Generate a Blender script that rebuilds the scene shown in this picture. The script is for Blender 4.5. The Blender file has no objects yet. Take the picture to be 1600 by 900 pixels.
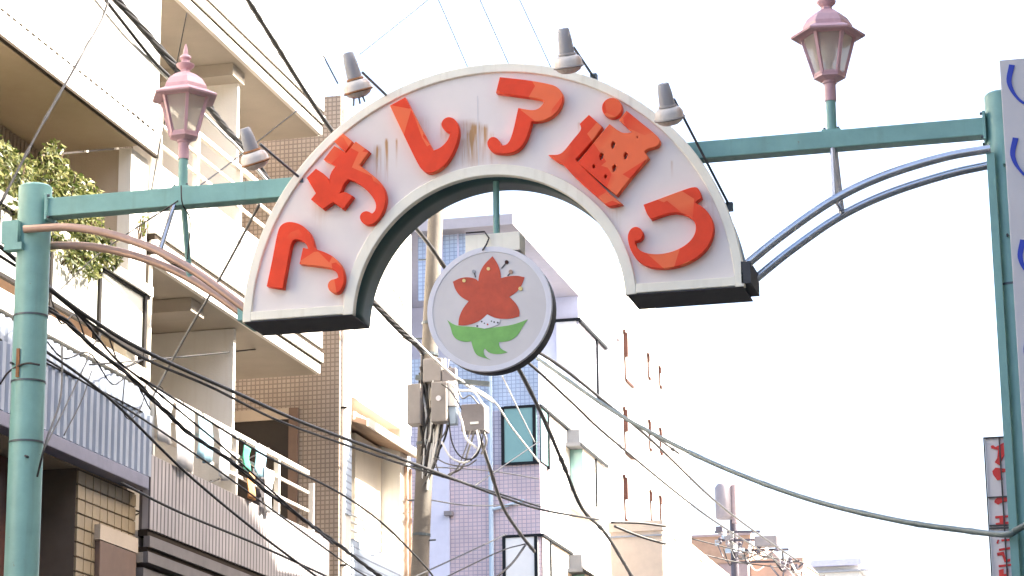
import bpy, bmesh, math, random
from mathutils import Vector, Matrix
from math import radians, sin, cos, pi, sqrt
random.seed(7)
S = bpy.context.scene
COL = S.collection

# ------------------------------------------------------------------ camera
CAM_O = Vector((3.62622552, -14.11133559, 1.60173374))
CAM_R = Vector((0.97013691, 0.24229656, -0.01125858))
CAM_U = Vector((0.07097428, -0.23917882, 0.9683781))
CAM_F = Vector((-0.23194187, 0.94025841, 0.24923303))
FPX = 3987.33
cd = bpy.data.cameras.new('camera'); co = bpy.data.objects.new('camera', cd); COL.objects.link(co)
cd.sensor_width = 36; cd.lens = FPX / 1600 * 36; cd.clip_start = 0.1; cd.clip_end = 3000
m3 = Matrix((CAM_R, CAM_U, -CAM_F)).transposed()
co.matrix_world = Matrix.Translation(CAM_O) @ m3.to_4x4()
S.camera = co
S.render.resolution_x, S.render.resolution_y = 1024, 576

# ------------------------------------------------------------------ light
SUN_EL, SUN_AZ = 42.0, 14.0                # elevation; angle from +X towards +Y
w = bpy.data.worlds.new('World'); S.world = w; w.use_nodes = True
nt = w.node_tree; bg = nt.nodes['Background']
sky = nt.nodes.new('ShaderNodeTexSky'); sky.sky_type = 'NISHITA'; sky.sun_disc = False
sky.sun_elevation = radians(SUN_EL); sky.sun_rotation = radians(90 - SUN_AZ)
sky.air_density = 0.85; sky.dust_density = 6.5; sky.ozone_density = 1.0
nt.links.new(sky.outputs[0], bg.inputs[0]); bg.inputs[1].default_value = 0.15
sd = bpy.data.lights.new('sun', 'SUN'); so = bpy.data.objects.new('sun', sd); COL.objects.link(so)
sd.energy = 4.6; sd.angle = radians(0.6); sd.color = (1.0, 0.93, 0.82)
to_sun = Vector((cos(radians(SUN_EL)) * cos(radians(SUN_AZ)), cos(radians(SUN_EL)) * sin(radians(SUN_AZ)), sin(radians(SUN_EL))))
so.rotation_euler = to_sun.to_track_quat('Z', 'Y').to_euler(); so.location = to_sun * 60
S.view_settings.view_transform = 'Standard'; S.view_settings.look = 'None'
S.view_settings.exposure = 2.45; S.view_settings.gamma = 1.0
S.render.engine = 'CYCLES'

# ------------------------------------------------------------------ helpers
def at(px, py, ax, v):
    d = CAM_F + CAM_R * ((px - 800) / FPX) + CAM_U * ((450 - py) / FPX)
    return CAM_O + d * ((v - CAM_O[ax]) / d[ax])

def tag(o, label, cat, group=None):
    o['label'] = label; o['category'] = cat
    if group: o['group'] = group
    return o

def empty(name, loc):
    o = bpy.data.objects.new(name, None); o.empty_display_size = 0.2
    COL.objects.link(o); o.location = loc; o['_org'] = list(loc); return o

def org(o): return Vector(o['_org'])

class MB:
    def __init__(s): s.v = []; s.f = []
    def add(s, vs, fs):
        n = len(s.v); s.v += [Vector(a) for a in vs]; s.f += [tuple(i + n for i in f) for f in fs]; return s
    def box(s, x0, x1, y0, y1, z0, z1):
        if x0 > x1: x0, x1 = x1, x0
        if y0 > y1: y0, y1 = y1, y0
        if z0 > z1: z0, z1 = z1, z0
        return s.add([(x0,y0,z0),(x1,y0,z0),(x1,y1,z0),(x0,y1,z0),(x0,y0,z1),(x1,y0,z1),(x1,y1,z1),(x0,y1,z1)],
                     [(0,3,2,1),(4,5,6,7),(0,1,5,4),(1,2,6,5),(2,3,7,6),(3,0,4,7)])
    def bar(s, a, b, w, h=None, up=Vector((0,0,1))):
        a, b = Vector(a), Vector(b); h = h or w; d = (b - a).normalized()
        if abs(d.dot(up)) > .98: up = Vector((0,1,0))
        r = d.cross(up).normalized() * (w / 2); u = r.cross(d).normalized() * (h / 2)
        vs = [p + i * r + j * u for p in (a, b) for i, j in ((-1,-1),(1,-1),(1,1),(-1,1))]
        return s.add(vs, [(0,1,2,3),(7,6,5,4),(0,4,5,1),(1,5,6,2),(2,6,7,3),(3,7,4,0)])
    def tube(s, pts, r, n=8, cap=True):
        pts = [Vector(p) for p in pts]; rs = r if isinstance(r, (list, tuple)) else [r] * len(pts)
        vs, fs = [], []; ref = None
        for i, p in enumerate(pts):
            t = (pts[min(i+1, len(pts)-1)] - pts[max(i-1, 0)]).normalized()
            if ref is None:
                ref = Vector((0,0,1)) if abs(t.z) < .9 else Vector((0,1,0))
            x = t.cross(ref).normalized(); y = x.cross(t).normalized(); ref = y
            for k in range(n):
                a = 2 * pi * k / n; vs.append(p + (x * cos(a) + y * sin(a)) * rs[i])
        for i in range(len(pts) - 1):
            for k in range(n):
                a, b = i*n + k, i*n + (k+1) % n; fs.append((a, b, b+n, a+n))
        if cap: fs += [tuple(range(n-1, -1, -1)), tuple((len(pts)-1)*n + k for k in range(n))]
        return s.add(vs, fs)
    def lathe(s, prof, o, axis=Vector((0,0,1)), n=16, ph=0.0, cap=True):
        o = Vector(o); axis = Vector(axis).normalized()
        x = axis.orthogonal().normalized() if abs(axis.z) < .999 else Vector((1,0,0)); y = axis.cross(x)
        vs, fs = [], []
        for (r, h) in prof:
            for k in range(n):
                a = 2*pi*k/n + ph; vs.append(o + axis*h + (x*cos(a) + y*sin(a))*r)
        for i in range(len(prof)-1):
            for k in range(n):
                a, b = i*n + k, i*n + (k+1) % n; fs.append((a, b, b+n, a+n))
        if cap: fs += [tuple(range(n-1, -1, -1)), tuple((len(prof)-1)*n + k for k in range(n))]
        return s.add(vs, fs)
    def sheet(s, grid, th):          # grid[i][j] points, given thickness along y-ish normal
        ni, nj = len(grid), len(grid[0]); g = [Vector(p) for r in grid for p in r]
        nrm = (g[nj] - g[0]).cross(g[1] - g[0]).normalized() * th
        vs = g + [p + nrm for p in g]; N = ni*nj; fs = []
        for i in range(ni-1):
            for j in range(nj-1):
                a = i*nj + j; fs.append((a, a+1, a+nj+1, a+nj)); fs.append((N+a, N+a+nj, N+a+nj+1, N+a+1))
        for i in range(ni-1):
            for j in (0, nj-1):
                a = i*nj + j; fs.append((a, a+nj, N+a+nj, N+a) if j == 0 else (a, N+a, N+a+nj, a+nj))
        for j in range(nj-1):
            for i in (0, ni-1):
                a = i*nj + j; fs.append((a, N+a, N+a+1, a+1) if i == 0 else (a, a+1, N+a+1, N+a))
        return s.add(vs, fs)
    def build(s, name, mat, parent=None, smooth=False, bevel=0, label=None):
        me = bpy.data.meshes.new(name)
        if parent: o0 = org(parent)
        else:
            lo = [min(v[i] for v in s.v) for i in range(3)]; hi = [max(v[i] for v in s.v) for i in range(3)]
            o0 = Vector(((lo[0]+hi[0])/2, (lo[1]+hi[1])/2, lo[2]))
        me.from_pydata([v - o0 for v in s.v], [], s.f); me.update()
        bm = bmesh.new(); bm.from_mesh(me); bmesh.ops.recalc_face_normals(bm, faces=bm.faces)
        if bevel: bmesh.ops.bevel(bm, geom=list(bm.edges), offset=bevel, segments=2, affect='EDGES', profile=.6)
        bm.to_mesh(me); bm.free()
        if smooth:
            for p in me.polygons: p.use_smooth = True
            if smooth != 'all': me.set_sharp_from_angle(angle=radians(38))
        o = bpy.data.objects.new(name, me); COL.objects.link(o); me.materials.append(M[mat])
        o['_org'] = list(o0)
        if parent: o.parent = parent
        else: o.location = o0
        if label: o['label'] = label
        return o

def box(name, mat, parent, x0, x1, y0, y1, z0, z1, bevel=0):
    return MB().box(x0, x1, y0, y1, z0, z1).build(name, mat, parent, bevel=bevel)

def shape(name, mat, parent, loops, y_front, th, bevel=0.0):
    """flat plate in an XZ plane (loops of (x,z); later loops are holes), front at y_front, going back th"""
    cu = bpy.data.curves.new(name, 'CURVE'); cu.dimensions = '2D'; cu.fill_mode = 'BOTH'
    cu.extrude = th / 2 - bevel; cu.bevel_depth = bevel; cu.bevel_resolution = 1
    o0 = org(parent)
    for lp in loops:
        sp = cu.splines.new('POLY'); sp.points.add(len(lp) - 1); sp.use_cyclic_u = True
        for p, (x, z) in zip(sp.points, lp): p.co = (x - o0.x, z - o0.z, 0, 1)
    tmp = bpy.data.objects.new('tmp', cu); COL.objects.link(tmp)
    dg = bpy.context.evaluated_depsgraph_get()
    me = bpy.data.meshes.new_from_object(tmp.evaluated_get(dg)); bpy.data.objects.remove(tmp)
    yc = y_front + th / 2 - o0.y
    for v in me.vertices: v.co = Vector((v.co.x, yc - v.co.z, v.co.y))
    bm = bmesh.new(); bm.from_mesh(me); bmesh.ops.remove_doubles(bm, verts=bm.verts, dist=1e-5)
    bmesh.ops.recalc_face_normals(bm, faces=bm.faces); bm.to_mesh(me); bm.free()
    me.materials.clear(); me.materials.append(M[mat]); me.name = name
    o = bpy.data.objects.new(name, me); COL.objects.link(o); o.parent = parent; o['_org'] = list(o0); return o

def smooth_loop(pts, k=3):
    n = len(pts); out = []
    for i in range(n):
        p0, p1, p2, p3 = (Vector(pts[(i + j) % n]) for j in (-1, 0, 1, 2))
        for q in range(k):
            t = q / k
            out.append(0.5*((2*p1) + (-p0+p2)*t + (2*p0-5*p1+4*p2-p3)*t*t + (-p0+3*p1-3*p2+p3)*t**3))
    return out

def spline(pts, k=8):
    pts = [Vector(p) for p in pts]; P = [2*pts[0]-pts[1]] + pts + [2*pts[-1]-pts[-2]]; out = []
    for i in range(1, len(P) - 2):
        p0, p1, p2, p3 = P[i-1:i+3]
        for q in range(k):
            t = q / k
            out.append(0.5*((2*p1) + (-p0+p2)*t + (2*p0-5*p1+4*p2-p3)*t*t + (-p0+3*p1-3*p2+p3)*t**3))
    return out + [pts[-1]]

# ------------------------------------------------------------------ materials
M = {}
def mat(name, col, rough=.6, metal=0.0, var=.12, scale=6.0, bump=.0, bscale=40, streak=0.0, streakcol=(.12,.08,.05), spec=.5, spots=0.0):
    m = bpy.data.materials.new(name); m.use_nodes = True; M[name] = m
    n = m.node_tree.nodes; l = m.node_tree.links; b = n['Principled BSDF']
    b.inputs['Roughness'].default_value = rough; b.inputs['Metallic'].default_value = metal
    b.inputs['Specular IOR Level'].default_value = spec
    tc = n.new('ShaderNodeTexCoord'); nz = n.new('ShaderNodeTexNoise')
    nz.inputs['Scale'].default_value = scale; nz.inputs['Detail'].default_value = 6; nz.inputs['Roughness'].default_value = .65
    l.new(tc.outputs['Object'], nz.inputs['Vector'])
    mr = n.new('ShaderNodeMapRange'); mr.inputs[1].default_value = .3; mr.inputs[2].default_value = .7
    mr.inputs[3].default_value = 1 - var; mr.inputs[4].default_value = 1 + var * .5
    l.new(nz.outputs['Fac'], mr.inputs[0])
    mx = n.new('ShaderNodeMix'); mx.data_type = 'RGBA'; mx.blend_type = 'MULTIPLY'; mx.inputs[0].default_value = 1
    mx.inputs[6].default_value = (*col, 1); l.new(mr.outputs[0], mx.inputs[7]); out = mx.outputs[2]
    if streak:
        mp = n.new('ShaderNodeMapping'); mp.inputs['Scale'].default_value = (14, 14, .9); l.new(tc.outputs['Object'], mp.inputs['Vector'])
        sn = n.new('ShaderNodeTexNoise'); sn.inputs['Scale'].default_value = 1.4; sn.inputs['Detail'].default_value = 5
        l.new(mp.outputs[0], sn.inputs['Vector'])
        sr = n.new('ShaderNodeMapRange'); sr.inputs[1].default_value = .55; sr.inputs[2].default_value = .8; sr.inputs[3].default_value = 0; sr.inputs[4].default_value = streak
        l.new(sn.outputs['Fac'], sr.inputs[0])
        m2 = n.new('ShaderNodeMix'); m2.data_type = 'RGBA'; l.new(sr.outputs[0], m2.inputs[0]); l.new(out, m2.inputs[6]); m2.inputs[7].default_value = (*streakcol, 1)
        out = m2.outputs[2]
    if spots:
        s1 = n.new('ShaderNodeTexNoise'); s1.inputs['Scale'].default_value = 13; s1.inputs['Detail'].default_value = 8; s1.inputs['Roughness'].default_value = .7
        l.new(tc.outputs['Object'], s1.inputs['Vector'])
        q1 = n.new('ShaderNodeMapRange'); q1.inputs[1].default_value = .66; q1.inputs[2].default_value = .70; q1.inputs[4].default_value = spots; l.new(s1.outputs['Fac'], q1.inputs[0])
        m4 = n.new('ShaderNodeMix'); m4.data_type = 'RGBA'; l.new(q1.outputs[0], m4.inputs[0]); l.new(out, m4.inputs[6]); m4.inputs[7].default_value = (.17,.10,.05,1); out = m4.outputs[2]
    l.new(out, b.inputs['Base Color'])
    if bump:
        n2 = n.new('ShaderNodeTexNoise'); n2.inputs['Scale'].default_value = bscale; n2.inputs['Detail'].default_value = 4
        l.new(tc.outputs['Object'], n2.inputs['Vector'])
        bp = n.new('ShaderNodeBump'); bp.inputs['Strength'].default_value = bump; bp.inputs['Distance'].default_value = .02
        l.new(n2.outputs['Fac'], bp.inputs['Height']); l.new(bp.outputs[0], b.inputs['Normal'])
    return m, n, l, b, out, tc

def tile_mat(name, c1, c2, mortar, w, h, swap, rough=.35, offset=0.0, msize=.08):
    """small wall tile; swap: which plane carries the joints ('x' wall facing x, 'y' wall facing y)"""
    m = bpy.data.materials.new(name); m.use_nodes = True; M[name] = m
    n = m.node_tree.nodes; l = m.node_tree.links; b = n['Principled BSDF']; b.inputs['Roughness'].default_value = rough
    tc = n.new('ShaderNodeTexCoord'); sp = n.new('ShaderNodeSeparateXYZ'); cb = n.new('ShaderNodeCombineXYZ')
    l.new(tc.outputs['Object'], sp.inputs[0])
    ad = n.new('ShaderNodeMath'); ad.operation = 'ADD'; l.new(sp.outputs[0], ad.inputs[0]); l.new(sp.outputs[1], ad.inputs[1])
    l.new(ad.outputs[0], cb.inputs[0]); l.new(sp.outputs[2], cb.inputs[1])
    br = n.new('ShaderNodeTexBrick'); br.offset = offset; br.squash = 1
    br.inputs['Color1'].default_value = (*c1, 1); br.inputs['Color2'].default_value = (*c2, 1); br.inputs['Mortar'].default_value = (*mortar, 1)
    br.inputs['Scale'].default_value = 1; br.inputs['Brick Width'].default_value = w; br.inputs['Row Height'].default_value = h
    br.inputs['Mortar Size'].default_value = msize * min(w, h); br.inputs['Mortar Smooth'].default_value = .2; br.inputs['Bias'].default_value = 0
    l.new(cb.outputs[0], br.inputs['Vector'])
    nz = n.new('ShaderNodeTexNoise'); nz.inputs['Scale'].default_value = 1.5; nz.inputs['Detail'].default_value = 5; l.new(tc.outputs['Object'], nz.inputs['Vector'])
    mr = n.new('ShaderNodeMapRange'); mr.inputs[1].default_value = .3; mr.inputs[2].default_value = .7; mr.inputs[3].default_value = .82; mr.inputs[4].default_value = 1.06
    l.new(nz.outputs['Fac'], mr.inputs[0])
    mx = n.new('ShaderNodeMix'); mx.data_type = 'RGBA'; mx.blend_type = 'MULTIPLY'; mx.inputs[0].default_value = 1
    l.new(br.outputs['Color'], mx.inputs[6]); l.new(mr.outputs[0], mx.inputs[7]); l.new(mx.outputs[2], b.inputs['Base Color'])
    bp = n.new('ShaderNodeBump'); bp.inputs['Strength'].default_value = .5; bp.inputs['Distance'].default_value = .01; bp.invert = True
    l.new(br.outputs['Fac'], bp.inputs['Height']); l.new(bp.outputs[0], b.inputs['Normal'])
    return m

mat('teal', (.205,.395,.355), .42, var=.16, scale=5, streak=.4, streakcol=(.13,.19,.14), bump=.05, spots=.75)
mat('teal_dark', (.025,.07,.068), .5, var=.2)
mat('steel_pipe', (.50,.52,.56), .2, metal=.8, var=.15)
mat('warmlit_brown_pipe', (.44,.29,.225), .33, metal=.5, var=.2)  # brown downpipe; on the gate pipes it paints in warm reflected light
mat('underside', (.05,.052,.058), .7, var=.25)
mat('cream', (.88,.83,.69), .5, var=.06, streak=.25, streakcol=(.45,.36,.22))
mat('letter_side', (.45,.05,.02), .5)
mat('pink', (.56,.335,.36), .45, spots=.5, var=.14, streak=.2, streakcol=(.35,.16,.16))
mat('lamp_grey', (.38,.37,.38), .5, var=.12)
mat('bowl', (.66,.60,.54), .45, var=.15, scale=20, streak=.75, streakcol=(.38,.18,.07))
mat('rust', (.33,.15,.06), .8, var=.4, scale=25)
mat('dark_metal', (.045,.045,.05), .5, var=.2)
mat('rod', (.10,.12,.13), .45, metal=.4, var=.2)
mat('cable', (.020,.018,.017), .55, var=.3)
mat('cable_grey', (.16,.15,.14), .55, var=.3)
mat('cable_teal', (.10,.14,.14), .5, var=.2)
mat('stay', (.42,.47,.48), .4, metal=.3)
mat('cable_white', (.75,.74,.70), .5, var=.1)
mat('white_wall', (.80,.77,.71), .75, var=.06, scale=1.2, streak=.18, streakcol=(.55,.48,.38), bump=.1, bscale=60)
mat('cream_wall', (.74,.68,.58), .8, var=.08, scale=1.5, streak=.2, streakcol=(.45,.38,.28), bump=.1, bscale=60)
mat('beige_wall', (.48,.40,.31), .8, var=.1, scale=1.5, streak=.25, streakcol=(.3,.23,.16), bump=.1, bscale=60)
mat('siding', (.28,.22,.17), .7, var=.15)
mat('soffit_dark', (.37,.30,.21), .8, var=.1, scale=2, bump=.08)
mat('groove', (.035,.026,.018), .9, spec=.2)
mat('shaded_band', (.17,.155,.15), .8, var=.15)  # deep shade under the lowest balcony, put into the band colour
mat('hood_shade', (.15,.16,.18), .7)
mat('door_brown', (.17,.11,.08), .6, var=.15)
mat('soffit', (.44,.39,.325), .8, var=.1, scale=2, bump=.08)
mat('brown_soffit', (.34,.22,.15), .7, var=.2)
mat('corrugated', (.34,.38,.45), .38, metal=.15, var=.08, scale=2, streak=.25, streakcol=(.35,.34,.33))
mat('ledge', (.20,.20,.26), .6, var=.15)
mat('dark_interior', (.022,.016,.012), .6, var=.3)
mat('brown_glass', (.10,.045,.035), .15, var=.3, scale=2)
mat('rail_white', (.78,.74,.66), .45, var=.06)
mat('rail_dark', (.022,.018,.015), .6, var=.2, spec=.25)
mat('frosted', (.80,.80,.76), .35, var=.03)
mat('pillar_tile', (.30,.235,.15), .35, var=.2, scale=2.2)
mat('grout', (.13,.10,.075), .9)
mat('concrete', (.17,.15,.125), .85, var=.18, scale=4, streak=.3, streakcol=(.16,.13,.10), bump=.2)
mat('box_grey', (.28,.255,.235), .55, var=.12)
mat('box_dark', (.21,.19,.19), .55, var=.15)
mat('box_white', (.78,.77,.73), .5, var=.05)
mat('lilac_wall', (.58,.58,.68), .75, var=.06)
mat('blue_pipe', (.40,.50,.60), .5, var=.1)
mat('green_glass', (.19,.35,.33), .12, var=.12, scale=.8)
mat('frame_dark', (.014,.017,.02), .8, spec=.15)
mat('hood_grey', (.35,.36,.38), .6)
mat('facing_wall', (.30,.28,.25), .8, var=.1)
mat('slab_mauve', (.42,.39,.41), .7, var=.08)
mat('reveal_brown', (.075,.032,.026), .7, var=.3, spec=.2)
mat('pale_beige', (.62,.50,.38), .8, var=.08)
mat('peach', (.46,.30,.22), .8, var=.12)
mat('mauve', (.36,.27,.26), .8, var=.1)
mat('pale_white', (.78,.76,.72), .8, var=.05)
mat('pale_lilac', (.55,.55,.68), .7)
mat('transformer', (.27,.235,.24), .5, var=.1)
mat('far_metal', (.075,.065,.085), .5, var=.3, scale=3)
mat('sign_white', (.62,.58,.57), .5, var=.05, scale=3)
mat('sign_white2', (.74,.72,.75), .5, var=.04)
mat('blue_print', (.025,.05,.42), .5, var=.1)
mat('red_print', (.62,.04,.035), .5, var=.15)
mat('disc_face', (.66,.62,.60), .5, var=.06, scale=4)
mat('flower_red', (.56,.075,.025), .5, var=.22, scale=8)
mat('leaf_green', (.21,.48,.11), .5, var=.22, scale=10)
mat('ink', (.10,.09,.09), .6)
mat('yellow_dot', (.85,.65,.25), .5)
mat('asphalt', (.05,.05,.052), .9, var=.2, bump=.3)
mat('paving', (.15,.145,.135), .85, var=.15)
mat('cloth_white', (.80,.79,.78), .9, var=.08)
mat('cloth_green', (.08,.42,.26), .9, var=.2)
mat('cloth_blue', (.30,.48,.58), .9, var=.3, scale=18)
mat('cloth_dark', (.05,.045,.05), .9, var=.3)
mat('cloth_orange', (.62,.30,.12), .9, var=.3)
mat('stem', (.12,.08,.05), .9)
tile_mat('brown_tile', (.38,.31,.25), (.43,.36,.29), (.24,.19,.15), .05, .05, 'y', .4, msize=.16)
tile_mat('parapet_tile', (.38,.35,.345), (.41,.375,.365), (.13,.115,.115), .085, 5.0, 'x', .35, msize=.2)
tile_mat('blue_tile', (.45,.54,.68), (.50,.58,.71), (.30,.36,.50), .085, .075, 'y', .35, msize=.12)
tile_mat('pink_tile', (.56,.45,.47), (.63,.48,.49), (.36,.31,.37), .085, .075, 'y', .35, msize=.12)
tile_mat('lilac_tile', (.50,.48,.57), (.55,.51,.59), (.33,.32,.42), .085, .075, 'y', .35, msize=.12)
tile_mat('blue_siding', (.42,.50,.60), (.46,.53,.62), (.25,.29,.36), 3.0, .075, 'x', .5, msize=.14)

def leaf_material():
    m = bpy.data.materials.new('leaf'); m.use_nodes = True; M['leaf'] = m
    n = m.node_tree.nodes; l = m.node_tree.links; b = n['Principled BSDF']; b.inputs['Roughness'].default_value = .4
    g = n.new('ShaderNodeNewGeometry'); cr = n.new('ShaderNodeValToRGB')
    cr.color_ramp.elements[0].color = (.035,.055,.012,1); cr.color_ramp.elements[1].color = (.42,.40,.18,1); e_ = cr.color_ramp.elements.new(.55); e_.color = (.12,.14,.035,1)
    l.new(g.outputs['Random Per Island'], cr.inputs[0]); l.new(cr.outputs[0], b.inputs['Base Color'])
    tr = n.new('ShaderNodeBsdfTranslucent'); l.new(cr.outputs[0], tr.inputs[0])
    mx = n.new('ShaderNodeMixShader'); mx.inputs[0].default_value = .35
    l.new(b.outputs[0], mx.inputs[1]); l.new(tr.outputs[0], mx.inputs[2]); l.new(mx.outputs[0], n['Material Output'].inputs[0])
leaf_material()

def lamp_glass():
    m = bpy.data.materials.new('lamp_glass'); m.use_nodes = True; M['lamp_glass'] = m
    n = m.node_tree.nodes; l = m.node_tree.links; b = n['Principled BSDF']
    b.inputs['Base Color'].default_value = (.62,.60,.58,1); b.inputs['Roughness'].default_value = .3
    tr = n.new('ShaderNodeBsdfTranslucent'); tr.inputs[0].default_value = (.88,.84,.78,1)
    tp = n.new('ShaderNodeBsdfTransparent'); tp.inputs[0].default_value = (.93,.92,.9,1)
    a = n.new('ShaderNodeMixShader'); a.inputs[0].default_value = .55
    l.new(b.outputs[0], a.inputs[1]); l.new(tr.outputs[0], a.inputs[2])
    c = n.new('ShaderNodeMixShader'); c.inputs[0].default_value = .6
    l.new(a.outputs[0], c.inputs[1]); l.new(tp.outputs[0], c.inputs[2]); l.new(c.outputs[0], n['Material Output'].inputs[0])
lamp_glass()

def rail_panel_mat():
    m = bpy.data.materials.new('panel'); m.use_nodes = True; M['panel'] = m
    n = m.node_tree.nodes; l = m.node_tree.links; b = n['Principled BSDF']
    b.inputs['Base Color'].default_value = (.80,.80,.74,1); b.inputs['Roughness'].default_value = .3
    tr = n.new('ShaderNodeBsdfTranslucent'); tr.inputs[0].default_value = (.8,.8,.74,1)
    a = n.new('ShaderNodeMixShader'); a.inputs[0].default_value = .35
    l.new(b.outputs[0], a.inputs[1]); l.new(tr.outputs[0], a.inputs[2]); l.new(a.outputs[0], n['Material Output'].inputs[0])
rail_panel_mat()

def letter_mat():
    m, n, l, b, out, tc = mat('letter', (.80,.058,.013), .5, spec=.3, var=.12, scale=7)
    vo = n.new('ShaderNodeTexVoronoi'); vo.inputs['Scale'].default_value = 5.5; l.new(tc.outputs['Object'], vo.inputs['Vector'])
    nz = n.new('ShaderNodeTexNoise'); nz.inputs['Scale'].default_value = 1.7; l.new(tc.outputs['Object'], nz.inputs['Vector'])
    sp = n.new('ShaderNodeSeparateColor'); l.new(vo.outputs['Color'], sp.inputs[0])
    sm = n.new('ShaderNodeMath'); sm.operation = 'MULTIPLY'; l.new(sp.outputs[0], sm.inputs[0]); l.new(nz.outputs['Fac'], sm.inputs[1])
    mr = n.new('ShaderNodeMapRange'); mr.inputs[1].default_value = .27; mr.inputs[2].default_value = .33; mr.inputs[4].default_value = .75
    l.new(sm.outputs[0], mr.inputs[0])
    mx = n.new('ShaderNodeMix'); mx.data_type = 'RGBA'; l.new(mr.outputs[0], mx.inputs[0]); l.new(out, mx.inputs[6]); mx.inputs[7].default_value = (.86,.185,.065,1)
    l.new(mx.outputs[2], b.inputs['Base Color'])
letter_mat()

def face_mat():
    """weathered off-white sheet with rust runs below old fixing holes"""
    m, n, l, b, out, tc = mat('face', (.79,.72,.67), .5, var=.05, scale=2.0)
    sp = n.new('ShaderNodeSeparateXYZ'); l.new(tc.outputs['Object'], sp.inputs[0])
    nz = n.new('ShaderNodeTexNoise'); nz.inputs['Scale'].default_value = 1
    mp = n.new('ShaderNodeMapping'); mp.inputs['Scale'].default_value = (70, 1, 5); l.new(tc.outputs['Object'], mp.inputs[0]); l.new(mp.outputs[0], nz.inputs['Vector'])
    nz.inputs['Detail'].default_value = 5
    def math_(op, a, c, cl=False):
        q = n.new('ShaderNodeMath'); q.operation = op; q.use_clamp = cl
        for i, v in enumerate((a, c)):
            if hasattr(v, 'node'): l.new(v, q.inputs[i])
            else: q.inputs[i].default_value = v
        return q.outputs[0]
    tot = None
    runs = [(743,190,.33,.05,.6),(757,193,.3,.03,.6),(735,202,.28,.03,.5),(728,185,.35,.10,.3),(500,300,.3,.06,.16),(700,200,.4,.08,.12),(660,180,.4,.06,.14),(850,150,.3,.08,.08),(960,320,.3,.05,.12),(1110,300,.5,.06,.12),(604,215,.30,.014,1.0),(620,215,.20,.010,.6),(590,225,.33,.030,.6),(768,205,.24,.02,.5),(725,215,.2,.02,.5),(555,430,.25,.02,.35),(535,440,.2,.02,.3),(690,190,.12,.01,.4),(655,205,.16,.012,.4),(905,190,.1,.012,.3),(1050,250,.12,.01,.25)]
    for px, py, ln, wd, st in runs:
        p = at(px, py, 1, .02)
        dx = math_('ABSOLUTE', math_('SUBTRACT', sp.outputs[0], p.x - GO.x), 0.0)
        ax = math_('SUBTRACT', 1.0, math_('DIVIDE', dx, wd), True)
        dz = math_('DIVIDE', math_('SUBTRACT', p.z - GO.z, sp.outputs[2]), ln)
        top = math_('MULTIPLY', dz, 9.0, True); fad = math_('SUBTRACT', 1.0, dz, True)
        k = math_('MULTIPLY', math_('MULTIPLY', ax, math_('MULTIPLY', top, fad)), st * 2.6)
        tot = k if tot is None else math_('ADD', tot, k)
    r = math_('MULTIPLY', tot, math_('MULTIPLY', math_('SUBTRACT', nz.outputs['Fac'], .28, True), 3.0), True)
    mx = n.new('ShaderNodeMix'); mx.data_type = 'RGBA'; l.new(r, mx.inputs[0]); l.new(out, mx.inputs[6]); mx.inputs[7].default_value = (.50,.27,.10,1)
    l.new(mx.outputs[2], b.inputs['Base Color'])
GO = Vector((0, 0.16, 0))
face_mat()

# ================================================================== SETTING
def struct(name, mb, m):
    o = mb.build(name, m); o['kind'] = 'structure'; return o
struct('ground', MB().box(-400, 400, -150, 900, -.5, -.004), 'paving')
struct('road', MB().box(-2.55, 2.55, -60, 300, -.3, .004), 'asphalt')
struct('pavement_left', MB().box(-4.4, -2.6, -60, 300, -.3, .12), 'paving')
struct('pavement_right', MB().box(2.6, 4.7, -60, 300, -.3, .12), 'paving')

# ================================================================== FIRST BUILDING (left, beige)
X0 = -4.6
b1 = empty('apartment_building', (-6.5, 3.0, 0))
tag(b1, 'cream apartment house with corrugated lower balcony and leafy plant on its middle balcony', 'building')
XB = -5.52
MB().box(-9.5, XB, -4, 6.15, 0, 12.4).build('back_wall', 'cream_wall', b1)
ribs = MB()
for i in range(60):
    y = 1.2 + i * .075
    ribs.box(XB + .003, XB + .03, y, y + .045, 6.5, 8.38)
ribs.build('siding_boards', 'siding', b1)['kind'] = 'stuff'
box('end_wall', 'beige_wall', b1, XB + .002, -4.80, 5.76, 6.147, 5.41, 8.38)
box('pier', 'white_wall', b1, -4.797, -4.68, 5.75, 6.14, 5.52, 8.38)
par = box('top_parapet', 'white_wall', b1, -4.73, X0, -4, 6.15, 8.50, 9.95)
box('drip_edge', 'groove', par, -4.63, X0 + .006, -4, 6.155, 8.40, 8.425)
box('fascia', 'white_wall', par, -4.625, X0 - .002, -4, 6.148, 8.425, 8.50)
sm = MB()
for i in range(34): sm.box(X0, X0 + .006, 2.2 + i*.115, 2.2 + i*.115 + .06, 8.62, 8.634)
sm.build('seam', 'groove', par)
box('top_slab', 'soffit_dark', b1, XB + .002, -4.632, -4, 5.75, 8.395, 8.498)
box('roof', 'cream_wall', b1, -9.5, -4.8, -4, 6.14, 12.4, 12.7)
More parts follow.
